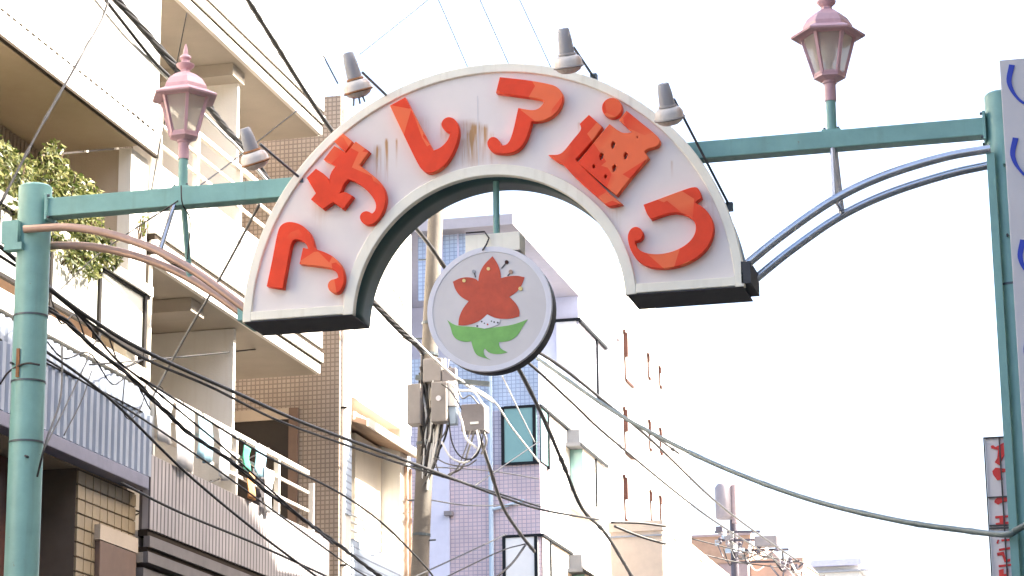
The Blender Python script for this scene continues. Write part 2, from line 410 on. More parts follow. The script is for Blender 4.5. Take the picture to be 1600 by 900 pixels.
# middle balcony: posts, rails, panels
rail = box('railing', 'rail_white', b1, -4.65, -4.57, -1, 6.06, 7.10, 7.19)
for y in (2.05, 3.0, 3.975, 4.956, 5.94):
    box('post', 'rail_dark', rail, -4.645, -4.585, y - .022, y + .022, 6.46, 7.10)
box('bottom_rail', 'rail_dark', rail, -4.63, -4.59, -1, 6.04, 6.545, 6.575)
box('top_channel', 'rail_dark', rail, -4.63, -4.592, -1, 6.04, 7.075, 7.099)
for y0, y1 in ((2.075, 2.975), (3.0, 3.95), (4.0, 4.93), (4.98, 5.915)):
    box('panel', 'panel', rail, -4.617, -4.607, y0 + .003, y1, 6.578, 7.072)
box('middle_slab', 'cream_wall', b1, XB + .002, -4.66, -1, 6.13, 6.30, 6.46)
box('slab_edge', 'cream_wall', b1, -4.657, -4.60, -1, 6.05, 6.30, 6.455)
# lower balcony: corrugated sheet
grid = []
pitch = .128; ys = []
y = -1.0
while y < 6.05:
    ys += [(y, 0), (y + pitch*.30, 0), (y + pitch*.42, .035), (y + pitch*.88, .035)]
    y += pitch
grid = [[Vector((X0 - .035 + d, yy, z)) for yy, d in ys] for z in (5.53, 6.06)]
cs = MB().sheet(grid, -.012).build('corrugated_sheet', 'corrugated', b1)
grid = [[Vector((X0 - .045 + d*.6, yy, z)) for yy, d in ys] for z in (6.062, 6.27)]
MB().sheet(grid, -.012).build('corrugated_sheet', 'corrugated', b1)
for y in (2.2, 3.6, 5.0): MB().tube([(X0+.02, y, 6.05), (X0+.02, y+.9, 6.05)], .008, 6).build('band_rod', 'rail_dark', cs)
box('ledge', 'ledge', b1, -4.72, X0 + .03, -1, 6.07, 5.405, 5.515, bevel=.008)
fx = MB(); fx.box(-4.70, -4.655, -1, 6.04, 5.515, 6.26); fx.build('inner_lining', 'cream_wall', b1)
MB().box(-4.70, X0 - .06, 6.035, 6.06, 5.52, 6.26).build('end_cheek', 'ledge', b1)
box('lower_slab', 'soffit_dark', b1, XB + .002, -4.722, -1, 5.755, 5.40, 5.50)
# street-level pillar of larger tiles, window
pil = box('pillar', 'grout', b1, XB + .004, -4.73, 4.90, 6.14, 0, 5.398)
tm = bpy.data.meshes.new('tile')
t0 = MB().box(-.006, .012, -.071, .071, -.052, .052)
tm.from_pydata(t0.v, [], t0.f); tm.materials.append(M['pillar_tile'])
for r in range(11):
    for c in range(8):
        o = bpy.data.objects.new('tile', tm); COL.objects.link(o); o.parent = pil
        o.location = Vector((-4.73 + .0065 + random.uniform(-.001, .001), 4.978 + c*.1545, 5.325 - r*.118)) - org(pil)
box('wall_box', 'door_brown', b1, -4.715, -4.665, 5.28, 6.06, 3.6, 4.86, bevel=.008)
box('wall_box_lid', 'beige_wall', b1, -4.715, -4.66, 5.26, 6.08, 4.865, 4.99)
win = box('shop_window', 'brown_glass', b1, XB + .004, -5.05, 2.4, 4.895, 3.0, 5.39)
for y in (2.45, 3.6, 4.5): box('mullion', 'rail_white', win, -5.049, -5.03, y, y + .025, 3.0, 5.38)
MB().tube([(-4.66, 6.2, 5.6), (-4.66, 6.2, 8.4), (-4.66, 6.2, 11.5)], .022, 8).build('downpipe', 'rail_white', b1, smooth=True)

# balcony plant
def plant(name, label, specs, parent_loc):
    root = empty(name, parent_loc); tag(root, label, 'plant')
    vs, fs = [], []
    for (cx, cy, cz, rx, ry, rz, n) in specs:
        for _ in range(int(n*1.35)):
            while True:
                p = Vector((random.uniform(-1,1), random.uniform(-1,1), random.uniform(-1,1)))
                if p.length < 1 and random.random() < .25 + .75*p.length: break
            c = Vector((cx + p.x*rx, cy + p.y*ry, cz + p.z*rz))
            d = Vector((random.gauss(.3,.6), random.gauss(0,.6), random.gauss(-.6,.5))).normalized()
            s = d.cross(Vector((random.gauss(0,1), random.gauss(0,1), random.gauss(0,1)))).normalized()
            L = random.uniform(.04, .078); W = L*.27; nn = d.cross(s)*(.12*L)
            k = len(vs)
            vs += [c, c + d*L*.45 + s*W + nn, c + d*L, c + d*L*.45 - s*W + nn, c + d*L*.5]
            fs += [(k, k+1, k+4), (k+1, k+2, k+4), (k+2, k+3, k+4), (k+3, k, k+4)]
    o = MB().add(vs, fs); me = bpy.data.meshes.new('foliage'); me.from_pydata([v - Vector(parent_loc) for v in o.v], [], o.f)
    me.materials.append(M['leaf']); ob = bpy.data.objects.new('foliage', me); COL.objects.link(ob); ob.parent = root
    st = MB()
    for (cx, cy, cz, rx, ry, rz, n) in specs:
        for _ in range(5):
            a = Vector((parent_loc[0] + random.uniform(-.05,.05), cy + random.uniform(-.2,.2), parent_loc[2] + .05))
            e = Vector((cx + random.uniform(-.6,.6)*rx, cy + random.uniform(-.7,.7)*ry, cz + random.uniform(-.2,.8)*rz))
            st.tube(spline([a, (a+e)/2 + Vector((random.uniform(-.06,.06), random.uniform(-.06,.06), .05)), e], 4), .008, 5)
    st.build('stem', 'stem', root)
    MB().box(-5.0, -4.72, parent_loc[1]-1.2, parent_loc[1]+1.0, 6.465, 6.70).build('planter', 'peach', root)
    return root
plant('balcony_plant', 'bushy light green plant spilling over the glazed balcony rail behind the gate post',
      [(-4.80, 4.45, 7.60, .22, .55, .30, 900), (-4.78, 4.35, 7.84, .12, .14, .20, 130), (-4.78, 4.95, 7.72, .15, .22, .2, 230), (-4.8, 3.45, 7.50, .2, .45, .24, 600), (-4.8, 5.1, 7.42, .2, .3, .2, 300),
       (-4.62, 3.7, 7.15, .14, .5, .25, 380), (-4.56, 4.7, 7.22, .10, .55, .13, 420), (-4.54, 4.45, 7.02, .07, .40, .12, 190), (-4.7, 3.0, 7.3, .2, .4, .4, 300), (-4.65, 6.0, 7.75, .03, .12, .1, 14)], (-4.86, 4.2, 6.465))

# ================================================================== SECOND BUILDING (tiled balconies)
b2 = empty('tiled_apartment_building', (-6.5, 9, 0))
tag(b2, 'apartment house with brown mosaic tile end wall and banded white balconies hung with washing', 'building')
XW = -5.86
MB().box(-9.5, XW, 6.155, 11.9, 0, 10.7).build('back_wall', 'brown_tile', b2)
wing = box('end_wall', 'brown_tile', b2, XW + .002, X0 - .005, 11.455, 11.60, 0, 10.72)
dr = box('door', 'dark_interior', wing, -5.80, -5.16, 11.43, 11.454, 5.1, 7.10)
box('door_frame', 'door_brown', wing, -5.16, -5.06, 11.42, 11.454, 5.1, 7.22)
box('door_head', 'beige_wall', wing, -5.80, -5.161, 11.415, 11.454, 7.10, 7.22)
for zb, lv in ((4.80, 'A'), (7.43, 'B'), (10.055, 'C')):
    yend = 10.85 if lv != 'A' else 11.12
    y0 = 6.16
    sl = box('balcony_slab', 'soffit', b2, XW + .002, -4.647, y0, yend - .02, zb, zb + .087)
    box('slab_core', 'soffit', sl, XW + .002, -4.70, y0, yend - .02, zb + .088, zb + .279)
    for z0, z1, dx in ((0, .09, 0), (.09, .13, .012), (.13, .225, -.012), (.225, .28, .012)):
        box('band', ('shaded_band' if lv == 'A' else 'white_wall') if dx <= 0 else 'groove', sl, -4.645 if dx <= 0 else -4.699, X0 - dx, y0, yend + (.0 if dx > 0 else .01) - (.07 if dx == 0 else 0), zb + z0 + .001 - (.004 if z0 == 0 else 0), zb + z1)
    pm = 'parapet_tile' if lv == 'A' else 'white_wall'
    pa = box('parapet', pm, b2, -4.695, X0 + .005, y0, yend + .005, zb + .282, zb + .93, bevel=.006)
    zr = zb + .93
    r = box('railing', 'rail_white', b2, -4.64, -4.595, y0 + .05, 10.45 if lv == 'A' else 10.5, zr + .56, zr + .605)
    for k, zz in enumerate((.18, .37)):
        box('rail_bar', 'rail_white', r, -4.630, -4.605, y0 + .05, 10.47, zr + zz, zr + zz + .026)
    for y in (6.22, 7.15, 8.30, 9.52, 10.60):
        box('post', 'rail_white', r, -4.646, -4.594, y - .022, y + .022, zr + .001, zr + (.56 if y < 10.5 else .50))
    # partition and cross beam under the slab above
    box('partition', 'white_wall', b2, XW + .003, -4.76, 8.60, 8.66, zb + .142, zb + 2.62)
    box('cross_beam', 'soffit', b2, XW + .003, -4.72, 7.35 + (1.0 if lv == 'B' else 0), 7.68 + (1.0 if lv == 'B' else 0), zb + 2.50, zb + 2.623)
    for y in (6.6, 9.1):
        wd = box('window', 'dark_interior', b2, XW + .003, XW + .03, y, y + 1.5, zb + .2, zb + 2.1)
        for yy in (y, y + .74, y + 1.46): box('window_frame', 'rail_white', wd, XW + .031, XW + .06, yy, yy + .05, zb + .2, zb + 2.1)
# curved canopy ledge under the lowest balcony
for k, (z, dx) in enumerate(((4.70, .0), (4.52, -.1))):
    box('canopy_ledge', 'shaded_band', b2, -5.4, -4.64 + dx, 6.16, 11.0, z - .02, z + .055)
box('shop_front', 'dark_interior', b2, XW + .002, -5.2, 6.16, 11.4, 0, 4.6)
MB().tube([(-4.58, 11.54, 0), (-4.58, 11.54, 10.6)], .018, 8).build('downpipe', 'rail_white', b2, smooth=True)
MB().tube([(-4.64, 11.63, 0), (-4.64, 11.63, 10.2)], .028, 8).build('downpipe', 'warmlit_brown_pipe', b2, smooth=True)
for z in (5.5, 7.2, 8.9): box('pipe_clip', 'rail_dark', b2, -4.62, -4.545, 11.52, 11.56, z, z + .02)

# washing on the lowest balcony rail
def garment(name, label, m, y, z, w_, h, x=-4.56, cat='laundry', slv=0):
    g = []
    nj = 9; ni = 6; ph = random.uniform(0, 6)
    for i in range(ni):
        t = i/(ni-1); row = []
        for j in range(nj):
            u = j/(nj-1); ww = w_ * (1 + .25*slv*(t < .3) - .08*t)
            row.append(Vector((x + .018*sin(u*9 + ph) * (.4+t) + .01*sin(t*5+ph), y + (u-.5)*ww, z - t*h - .02*sin(u*3.1)*(t > .9))))
        g.append(row)
    o = MB().sheet(g, .006).build(name, m, smooth='all')
    o0 = org(o); hg = MB().tube([(x, y, z - .005), (x - .02, y, z + .05), (x - .045, y, z + .07)], .005, 5).build('hanger', 'rail_dark', o)
    return tag(o, label, cat, 'washing hung out on the low balcony')
garment('hanging_shirt', 'white shirt hanging at the end of the balcony rail by the corrugated panel', 'cloth_white', 6.35, 6.30, .34, .42, slv=1)
garment('hanging_shirt', 'long white cloth hanging beside the white shirt on the balcony rail', 'cloth_white', 6.85, 6.28, .40, .55)
garment('hanging_towel', 'pale blue towel on the balcony rail next to the long white cloth', 'cloth_blue', 7.35, 6.27, .30, .38)
garment('hanging_shirt', 'narrow white cloth hanging between the pale towel and the partition', 'cloth_white', 7.85, 6.26, .26, .45, slv=1)
garment('hanging_towel', 'green towel hung over the rail just beyond the balcony partition', 'cloth_green', 8.50, 6.24, .22, .24, x=-4.57)
garment('hanging_shirt', 'patterned blue and white cloth pegged to the rail beyond the partition', 'cloth_blue', 8.82, 6.27, .30, .26, x=-4.555)
garment('hanging_shirt', 'white shirt on the rail between the patterned cloth and dark trousers', 'cloth_white', 9.05, 6.10, .26, .40, x=-4.55, slv=1)
garment('hanging_towel', 'small orange towel below the patterned cloth on the rail', 'cloth_orange', 8.62, 5.99, .20, .24, x=-4.56)
garment('hanging_trousers', 'dark trousers hanging behind the balcony rail near its middle post', 'cloth_dark', 9.20, 6.12, .34, .48, x=-4.69)

# ================================================================== THIRD BUILDING (white, pent canopy)
b3 = empty('white_building', (-6.5, 12.9, 0))
tag(b3, 'white rendered building with a brown lined recessed balcony behind the utility pole', 'building')
MB().box(-9.5, -5.4, 11.905, 14.3, 0, 10.2).build('back_wall', 'white_wall', b3)
box('upper_wall', 'white_wall', b3, -5.397, X0 - .02, 11.66, 14.28, 7.42, 10.2)
box('pier', 'white_wall', b3, -5.397, X0 - .03, 11.68, 11.97, 0, 7.42)
box('pier_tile', 'blue_siding', b3, -4.629, X0 - .015, 11.70, 11.95, 6.1, 6.95)
box('far_pier', 'white_wall', b3, -5.397, X0 - .03, 13.86, 14.27, 0, 7.42)
cn = MB().add([(-5.39,11.98,7.40),(-4.46,11.98,7.10),(-4.46,14.15,7.10),(-5.39,14.15,7.40),(-5.39,11.98,7.46),(-4.46,11.98,7.16),(-4.46,14.15,7.16),(-5.39,14.15,7.46)],
     [(0,3,2,1),(4,5,6,7),(0,1,5,4),(1,2,6,5),(2,3,7,6),(3,0,4,7)]).build('canopy', 'brown_soffit', b3)
for x, z in ((-4.445, 7.13), (-4.60, 7.215)): box('canopy_trim', 'cream_wall', cn, x - .012, x + .012, 11.97, 14.16, z - .045, z + .045)
box('recess_wall', 'cream_wall', b3, -5.397, -4.86, 12.85, 13.855, 5.86, 7.2)
wd = box('balcony_window', 'dark_interior', b3, -5.395, -5.20, 11.975, 12.745, 5.9, 7.15)
rw = box('side_window', 'dark_interior', b3, -5.199, -5.02, 12.82, 12.848, 5.9, 7.05)
for x in (-5.019, -4.95): box('window_frame', 'rail_white', rw, x, x + .03, 12.79, 12.848, 5.9, 7.1)
box('window_back', 'door_brown', rw, -4.988, -4.951, 12.83, 12.848, 5.9, 7.1)
lp = box('low_parapet', 'blue_siding', b3, -4.72, X0 - .01, 11.975, 13.855, 3.0, 5.86)
for z in (5.96, 6.05, 6.13): MB().tube([(-4.64, 11.97, z), (-4.64, 13.86, z)], .013, 6).build('rail_bar', 'rail_white', lp)
for y in (12.5, 13.2): MB().tube([(-4.64, y, 5.86), (-4.64, y, 6.13)], .012, 6).build('rail_post', 'rail_white', lp)
for y in (13.98, 14.16): MB().tube([(-4.60, y, 0), (-4.60, y, 7.0)], .022, 8).build('downpipe', 'brown_soffit', b3, smooth=True)
MB().tube(spline([(-4.6, 13.4, 9.0), (-4.56, 13.62, 8.92), (-4.56, 13.75, 8.7), (-4.56, 13.75, 7.5)], 4), .016, 6).build('downpipe', 'soffit', b3, smooth=True)

# ================================================================== CENTRE BUILDING (blue and pink tile)
cb = empty('tiled_office_building', (-9, 36, 0))
tag(cb, 'tall narrow building with blue and pink mosaic tile end and green corner windows', 'building')
XC = -7.0; YC = 30.95
MB().box(-12, XC, YC, 38.3, 0, 7.6).build('lower_wall', 'pink_tile', cb)
MB().box(-12, XC - .002, YC + .002, 38.29, 7.6, 10.2).build('pink_wall', 'pink_tile', cb)
MB().box(-12, XC - .004, YC + .004, 38.28, 10.2, 11.22).build('lilac_wall', 'lilac_tile', cb)
MB().box(-12, XC - .006, YC + .006, 38.27, 11.22, 12.3).build('blue_wall', 'blue_tile', cb)
MB().box(-12, XC, 34.5, 38.29, 12.3, 14.22).build('upper_wall', 'lilac_wall', cb)
MB().box(-12, XC + .02, 29.0, 38.6, 14.222, 14.42).build('roof_slab', 'slab_mauve', cb)
MB().box(XC + .002, XC + .014, YC + .6, 38.26, 0, 12.3).build('street_render', 'white_wall', cb)
MB().box(-9.1, -8.72, YC - .05, YC - .002, 0, 12.3).build('pilaster', 'lilac_wall', cb)
MB().tube([(-7.92, YC - .06, 0), (-7.92, YC - .06, 12.4)], .045, 8).build('downpipe', 'blue_pipe', cb, smooth=True)
MB().tube([(-7.92, YC - .06, 9.35), (-7.6, YC - .06, 9.42), (-7.3, YC-.02, 9.5)], .03, 6).build('branch_pipe', 'blue_pipe', cb, smooth=True)
box('vent', 'box_dark', cb, -8.80, -8.65, YC - .14, YC - .002, 9.28, 9.36)
# roof-top block and glass screen seen through the arch
box('roof_block', 'pale_beige', cb, -10.5, -8.0, 36, 38, 14.43, 15.3)
sc = box('roof_screen', 'blue_tile', cb, -8.85, -7.95, 29.3, 29.35, 13.0, 14.2)
for x in (-8.7, -8.4, -8.1): box('screen_bar', 'pale_lilac', sc, x, x + .03, 29.27, 29.30, 13.0, 14.2)
# corner windows (end face) with a return on the street face, and bays with hoods
for zt, zb_, gm in ((11.27, 10.22, 'green_glass'), (8.86, 7.75, 'pale_white')):
    wn = box('corner_window', gm, cb, -7.66, -7.05, YC - .03, YC - .003, zb_, zt - .04)
    for a in ((-7.72, -7.66, zb_ - .04, zt), (-7.12, -7.06, zb_, zt - .04)):
        box('window_frame', 'frame_dark', wn, a[0], a[1], YC - .045, YC - .003, a[2], a[3])
    box('window_head', 'frame_dark', wn, -7.66, XC + .05, YC - .046, YC - .003, zt - .039, zt + .01)
    box('window_sill', 'frame_dark', wn, -7.66, -7.0, YC - .047, YC - .003, zb_ - .05, zb_ - .001)
    rt = box('return_window', 'green_glass' if gm == 'green_glass' else 'pale_white', cb, XC + .016, XC + .03, YC + .02, YC + .55, zb_, zt - .04)
    box('hood', 'frame_dark', rt, XC + .016, XC + .06, YC - .002, 33.4, zt - .039, zt + .012)
    box('jamb', 'frame_dark', rt, XC + .016, XC + .05, YC + .56, YC + .66, zb_ - .05, zt - .045)
uw = box('upper_window', 'pale_white', cb, -7.45, XC - .04, 34.46, 34.498, 12.35, 13.70)
box('window_head', 'frame_dark', uw, -7.5, XC + .05, 34.44, 34.499, 13.70, 13.76)
uh = box('return_head', 'frame_dark', cb, XC + .002, XC + .06, 34.5, 37.1, 13.68, 13.74)
box('mullion', 'frame_dark', uh, XC + .002, XC + .04, 36.13, 36.21, 12.4, 13.68)
for zt in (10.93, 8.50):
    by = box('bay_window', 'white_wall', cb, XC + .016, -6.72, 33.45, 35.2, zt - 1.2, zt - .05)
    gl = box('side_pane', 'green_glass', by, -6.98, -6.74, 33.42, 33.448, zt - .75, zt - .055)
    box('side_frame', 'hood_grey', by, -6.99, -6.73, 33.41, 33.449, zt - .85, zt - .752)
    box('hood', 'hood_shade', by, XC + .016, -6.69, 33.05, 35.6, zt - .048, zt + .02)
    box('corner_mullion', 'frame_dark', by, -6.719, -6.69, 34.5, 34.58, zt - 1.0, zt - .055)
    box('hood_edge', 'frame_dark', by, -6.688, -6.67, 33.05, 35.6, zt - .055, zt + .01)
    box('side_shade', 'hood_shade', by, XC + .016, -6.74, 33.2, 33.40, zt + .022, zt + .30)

# ================================================================== FARTHER BUILDINGS
bd = empty('plain_white_building', (-9, 41.5, 0))
tag(bd, 'plain white street wall with rows of narrow windows in painted brown shade beyond the tiled building', 'building')
MB().box(-12, -7.02, 38.7, 47, 0, 16.0).build('wall', 'white_wall', bd)
for (px, y0, y1) in ((975,515,590),(1012,552,588),(1030,572,602),(975,636,704),(1014,656,700),(1031,668,706),(975,742,810),(1016,766,812),(1031,774,812)):
    a = at(px, y0, 0, -7.0); c = at(px, y1, 0, -7.0)
    big = px == 975; h_ = a.z - c.z; k_ = .55 if big else .35
    fr = box('window', 'reveal_brown', bd, -7.018, -6.93 if big else -6.96, a.y, a.y + .08, c.z + h_*(1 - k_), a.z - .06*h_)  # window, jamb, bracket and sill bars paint the brown shade of the reveals
    box('jamb', 'reveal_brown', fr, -7.018, -6.985, a.y + .02, a.y + .07, c.z, c.z + h_*(1 - k_) - .002)
    box('bracket', 'reveal_brown', fr, -7.018, -6.965, a.y - .05, a.y + .03, a.z - .055*h_, a.z)
    box('sill', 'reveal_brown', fr, -7.018, -6.975, a.y + .09, a.y + (.9 if big else .25), c.z - .03, c.z + .03)
be = empty('beige_annexe', (-5.5, 33.5, 0))
tag(be, 'low beige block with a flat parapet standing out below the plain white wall', 'building')
MB().box(-6.0, -5.02, 32.36, 40.0, 0, 9.05).build('wall', 'pale_beige', be)
box('parapet', 'pale_beige', be, -6.03, -4.99, 32.33, 40.03, 9.05, 9.24)
box('string_course', 'hood_grey', be, -6.02, -5.0, 32.335, 32.358, 8.95, 8.98)
box('street_render', 'pale_white', be, -5.018, -5.0, 32.38, 39.9, 0, 9.04)
bf = empty('peach_house', (-10, 78, 0))
tag(bf, 'peach rendered house with a flared cornice beyond the farther utility pole', 'building')
MB().box(-11.55, -9.9, 75, 84, 0, 14.6).build('wall', 'mauve', bf)
MB().add([(-11.6,74.95,14.6),(-9.85,74.95,14.6),(-9.85,84,14.6),(-11.6,84,14.6),(-11.95,74.6,15.55),(-9.7,74.6,15.6),(-9.7,84.3,15.6),(-11.95,84.3,15.55)],
   [(0,3,2,1),(4,5,6,7),(0,1,5,4),(1,2,6,5),(2,3,7,6),(3,0,4,7)]).build('cornice', 'peach', bf)
box('cornice_line', 'mauve', bf, -11.97, -9.68, 74.56, 74.59, 15.50, 15.58)
box('side_block', 'peach', bf, -9.88, -8.0, 75.5, 84, 0, 14.75)
bg_ = empty('far_white_house', (-11, 114, 0))
tag(bg_, 'small far white house with a flat lilac roof edge', 'building')
MB().box(-12.6, -9.75, 110, 118, 0, 19.0).build('wall', 'pale_white', bg_)
box('roof_edge', 'pale_lilac', bg_, -12.1, -9.6, 109.7, 118.2, 19.3, 19.6)
box('roof', 'hood_grey', bg_, -12.9, -9.3, 109.8, 118.1, 19.0, 19.08)
box('roof_room', 'pale_white', bg_, -12.0, -9.8, 110.1, 117, 19.08, 19.3)
be2 = empty('white_shop_house', (-8.5, 50, 0))
tag(be2, 'white house wall between the beige block and the peach house', 'building')
MB().box(-12, -7.6, 47.2, 62, 0, 10.9).build('wall', 'pale_white', be2)
box('roof', 'hood_grey', be2, -12, -7.45, 47.15, 62.1, 10.9, 11.0)

# row across the street (out of view): casts the street shade
rb = empty('facing_building', (6, 0, 0)); tag(rb, 'tall plain building across the street from the balconies', 'building')
MB().box(4.8, 14, -30, .95, 0, 13.5).build('front_block', 'facing_wall', rb)
prof = [(1, 0), (1, 13.85), (6.5, 13.76), (8.0, 13.66), (10.4, 13.38), (11.0, 13.16), (11.5, 12.85), (12.0, 12.2), (12.0, 0)]
n_ = len(prof)
MB().add([(3.6, y, z) for y, z in prof] + [(14, y, z) for y, z in prof], [tuple(range(n_)), tuple(range(2*n_-1, n_-1, -1))] + [(i, i + n_, (i+1) % n_ + n_, (i+1) % n_) for i in range(n_)]).build('wall', 'facing_wall', rb)
rc = empty('facing_house', (6, 20, 0)); tag(rc, 'row house farther along across the street', 'building')
MB().box(3.7, 14, 14.3, 46, 0, 13.2).build('wall', 'facing_wall', rc)
MB().box(3.6, 14.1, 14.2, 46.1, 13.2, 13.4).build('roof', 'hood_grey', rc)

# ================================================================== GATE
gate = empty('arch_gate', GO)
tag(gate, 'teal street gate with round posts, curved pipes and a white semicircular sign', 'gate')
YP = .16
def post(x, r, top, nm):
    p = MB().lathe([(r, 0), (r, top - .012), (r - .012, top), (0.001, top + .002)], (x, YP, 0), n=32).build('post', 'teal', gate, smooth=True)
    for z in nm: MB().lathe([(r + .004, z), (r + .004, z + .012)], (x, YP, 0), n=32).build('band', 'rod', p, smooth=True)
    MB().lathe([(r+.05, 0), (r+.05, .03)], (x, YP, 0), n=24).build('base_plate', 'teal', p)
    return p
pL = post(-2.985, .105, 6.275, (5.42, 4.62, 5.0))
pR = post(3.035, .105, 6.325, (5.17,))
MB().box(-3.14, -3.03, .02, .12, 5.875, 6.02).box(-3.12, -3.0, .02, .09, 5.83, 5.876).build('bracket', 'teal', pL)
MB().box(3.02, 3.13, -.0, .12, 5.86, 6.0).build('bracket', 'teal', pR)
MB().box(2.93, 2.975, .03, .07, 3.5, 5.94).build('cable_cover', 'teal', pR)
MB().box(-3.02, -3.0, .045, .06, 5.02, 5.2).build('rust_patch', 'rust', pL)
for z, x in ((5.11, -3.05), (4.52, -2.93)): MB().tube([(x, .08, z), (x, .035, z)], .008, 6).build('bolt', 'dark_metal', pL)
MB().tube([(3.02, .08, 5.45), (3.02, .03, 5.45)], .008, 6).build('bolt', 'dark_metal', pR)
MB().box(-2.89, -1.19, .10, .21, 6.052, 6.172).build('beam', 'teal', gate, bevel=.006)
MB().box(1.19, 2.935, .10, .21, 6.072, 6.178).build('beam', 'teal', gate, bevel=.006)
for x_, sg, zc in ((-2.875, 1, 6.112), (2.925, -1, 6.125)):
    fl = MB().box(x_ - .008, x_ + .008, .075, .235, zc - .085, zc + .085).build('flange', 'teal', gate, bevel=.003)
    for dz in (-.07, .07):
        for yy in (.085, .225): MB().tube([(x_ + sg*.008, yy, zc + dz), (x_ + sg*.022, yy, zc + dz)], .009, 6).build('bolt', 'rod', fl)
FR = [(1.516,5.375),(1.757,5.552),(2.053,5.735),(2.345,5.853),(2.691,5.935),(2.955,5.962)]
FL = [(-1.52,5.34),(-1.70,5.485),(-1.872,5.612),(-2.08,5.74),(-2.296,5.838),(-2.52,5.912),(-2.724,5.95),(-2.99,5.958)]
for pts, m_ in ((FR, 'steel_pipe'), (FL, 'warmlit_brown_pipe')):  # FL pipes carry the warm reflected light in their base colour
    for y, dz in ((.03, 0), (.29, -.03 if m_ == 'steel_pipe' else -.055)):
        pp = [(x, y, z + dz) for x, z in pts]
        if y > .1: pp[-1] = (pp[-1][0], .235, pp[-1][2]); pp[-2] = (pp[-2][0], .275, pp[-2][2])
        MB().tube(spline(pp, 8), .026, 12).build('curved_pipe', m_, gate, smooth=True)
def strut(a, b, r=.017, m_='steel_pipe'): return MB().tube([a, b], r, 8).build('strut', m_, gate, smooth=True)
strut((-2.03,.11,6.06), (-2.09,.045,5.755)); strut((-2.00,.20,6.06), (-1.985,.285,5.632), .02, 'teal')
strut((2.05,.12,6.075), (2.06,.045,5.755), .018); strut((2.05,.20,6.075), (2.065,.285,5.712), .02); strut((2.06,.05,5.73), (2.065,.27,5.74), .014)
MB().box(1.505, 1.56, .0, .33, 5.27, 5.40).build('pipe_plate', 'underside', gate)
MB().box(-1.57, -1.53, .02, .32, 5.27, 5.38).build('pipe_plate', 'teal', gate)

# --- arch sign
AC = Vector((-.005, 0, 5.22)); RO, RI, DEP, ZE = 1.522, .833, .367, 5.258
def arc(r, n, zend=ZE):
    a0 = math.asin((zend - AC.z) / r); return [(AC.x + r*cos(a0 + (pi - 2*a0)*k/n), AC.z + r*sin(a0 + (pi - 2*a0)*k/n)) for k in range(n + 1)]
def ring_loop(ro, ri, z, n=72): return arc(ro, n, z) + arc(ri, n, z)[::-1]
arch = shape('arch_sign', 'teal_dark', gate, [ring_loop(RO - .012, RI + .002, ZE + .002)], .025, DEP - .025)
FW = .056
shape('face_panel', 'face', arch, [ring_loop(RO - FW + .01, RI + FW - .01, ZE + FW - .015)], .017, .006)
for nm, a_, b_ in (('outer_trim', RO, RO - FW + .012), ('inner_trim', RI + FW, RI)):
    shape(nm, 'cream', arch, [ring_loop(a_, b_, ZE)], .0, .05, bevel=.006)
for sgn in (-1, 1):
    x0, x1 = sorted((AC.x + sgn*(RI + FW + .001), AC.x + sgn*(RO - FW + .010)))
    MB().box(x0, x1, .001, .05, ZE + .001, ZE + FW).build('end_trim', 'cream', arch, bevel=.005)
    x0, x1 = sorted((AC.x + sgn*(RI + .002), AC.x + sgn*(RO - .002)))
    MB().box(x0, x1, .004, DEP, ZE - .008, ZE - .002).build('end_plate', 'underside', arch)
# seam line where face sheets meet
for px0, py0, px1, py1 in ((746,150,748,262),):
    a, b = at(px0, py0, 1, .016), at(px1, py1, 1, .016); MB().bar((a.x, .0165, a.z), (b.x, .0165, b.z), .004, .002, Vector((0,1,0))).build('sheet_joint', 'disc_face', arch)

def px(cx, cy, sc, pts, y=-.03): 
    out = []
    for (u, v) in pts:
        p = at(cx + u/sc, cy + v/sc, 1, y); out.append(Vector((p.x, p.z)))
    return out
LY = -.035
A1 = [(150,585),(185,420),(220,230),(250,197),(295,187),(360,205),(410,250),(433,305),(442,358),(500,375),(560,405),(605,450),(628,510),(625,570),(605,615),(575,633),(540,615),(528,580),(545,552),(575,547),(597,535),(592,505),(560,475),(500,463),(355,445),(375,352),(410,360),(402,330),(370,300),(330,290),(303,302),(290,345),(245,600)]
ZA1 = [(340,280),(430,345),(360,440),(440,500),(500,550),(540,610),(552,680),(535,750),(500,820),(460,850),(420,858),(385,840),(370,805),(385,775),(420,765),(455,785),(480,765),(490,720),(470,670),(420,610),(340,550),(285,535),(245,580),(235,635),(180,660),(150,520),(205,445),(120,400),(190,310),(275,360)]
ZA2 = [(0,530),(60,470),(148,528),(178,655),(240,640),(265,630),(315,660),(250,745),(180,695),(110,745),(30,680),(65,638)]
ZA3 = [(195,275),(250,222),(312,275),(268,345)]
RE = [(920,340),(1010,292),(1100,470),(1185,625),(1235,605),(1280,560),(1300,505),(1270,500),(1245,475),(1240,445),(1260,420),(1290,412),(1325,430),(1345,480),(1340,550),(1310,630),(1270,695),(1220,740),(1165,760),(1125,745),(1095,705),(1010,530)]
A2 = [(150,150),(300,165),(440,190),(480,210),(503,245),(500,290),(470,345),(420,380),(370,395),(325,395),(315,440),(295,500),(260,550),(215,575),(165,578),(110,572),(85,545),(78,515),(95,490),(120,488),(145,510),(155,537),(185,535),(210,505),(230,440),(245,370),(255,325),(335,340),(375,325),(400,295),(400,277),(370,265),(260,250),(130,232)]
TD = [(477 + 66*cos(t*pi/14), 127 + 66*sin(t*pi/14)) for t in range(28)]
TR = [(315,182),(405,262),(385,290),(330,365),(215,490),(240,520),(300,580),(390,665),(470,745),(540,800),(500,810),(450,818),(400,770),(330,710),(250,640),(180,570),(140,520),(90,500),(42,462),(100,462),(140,440),(200,360),(270,280),(255,240)]
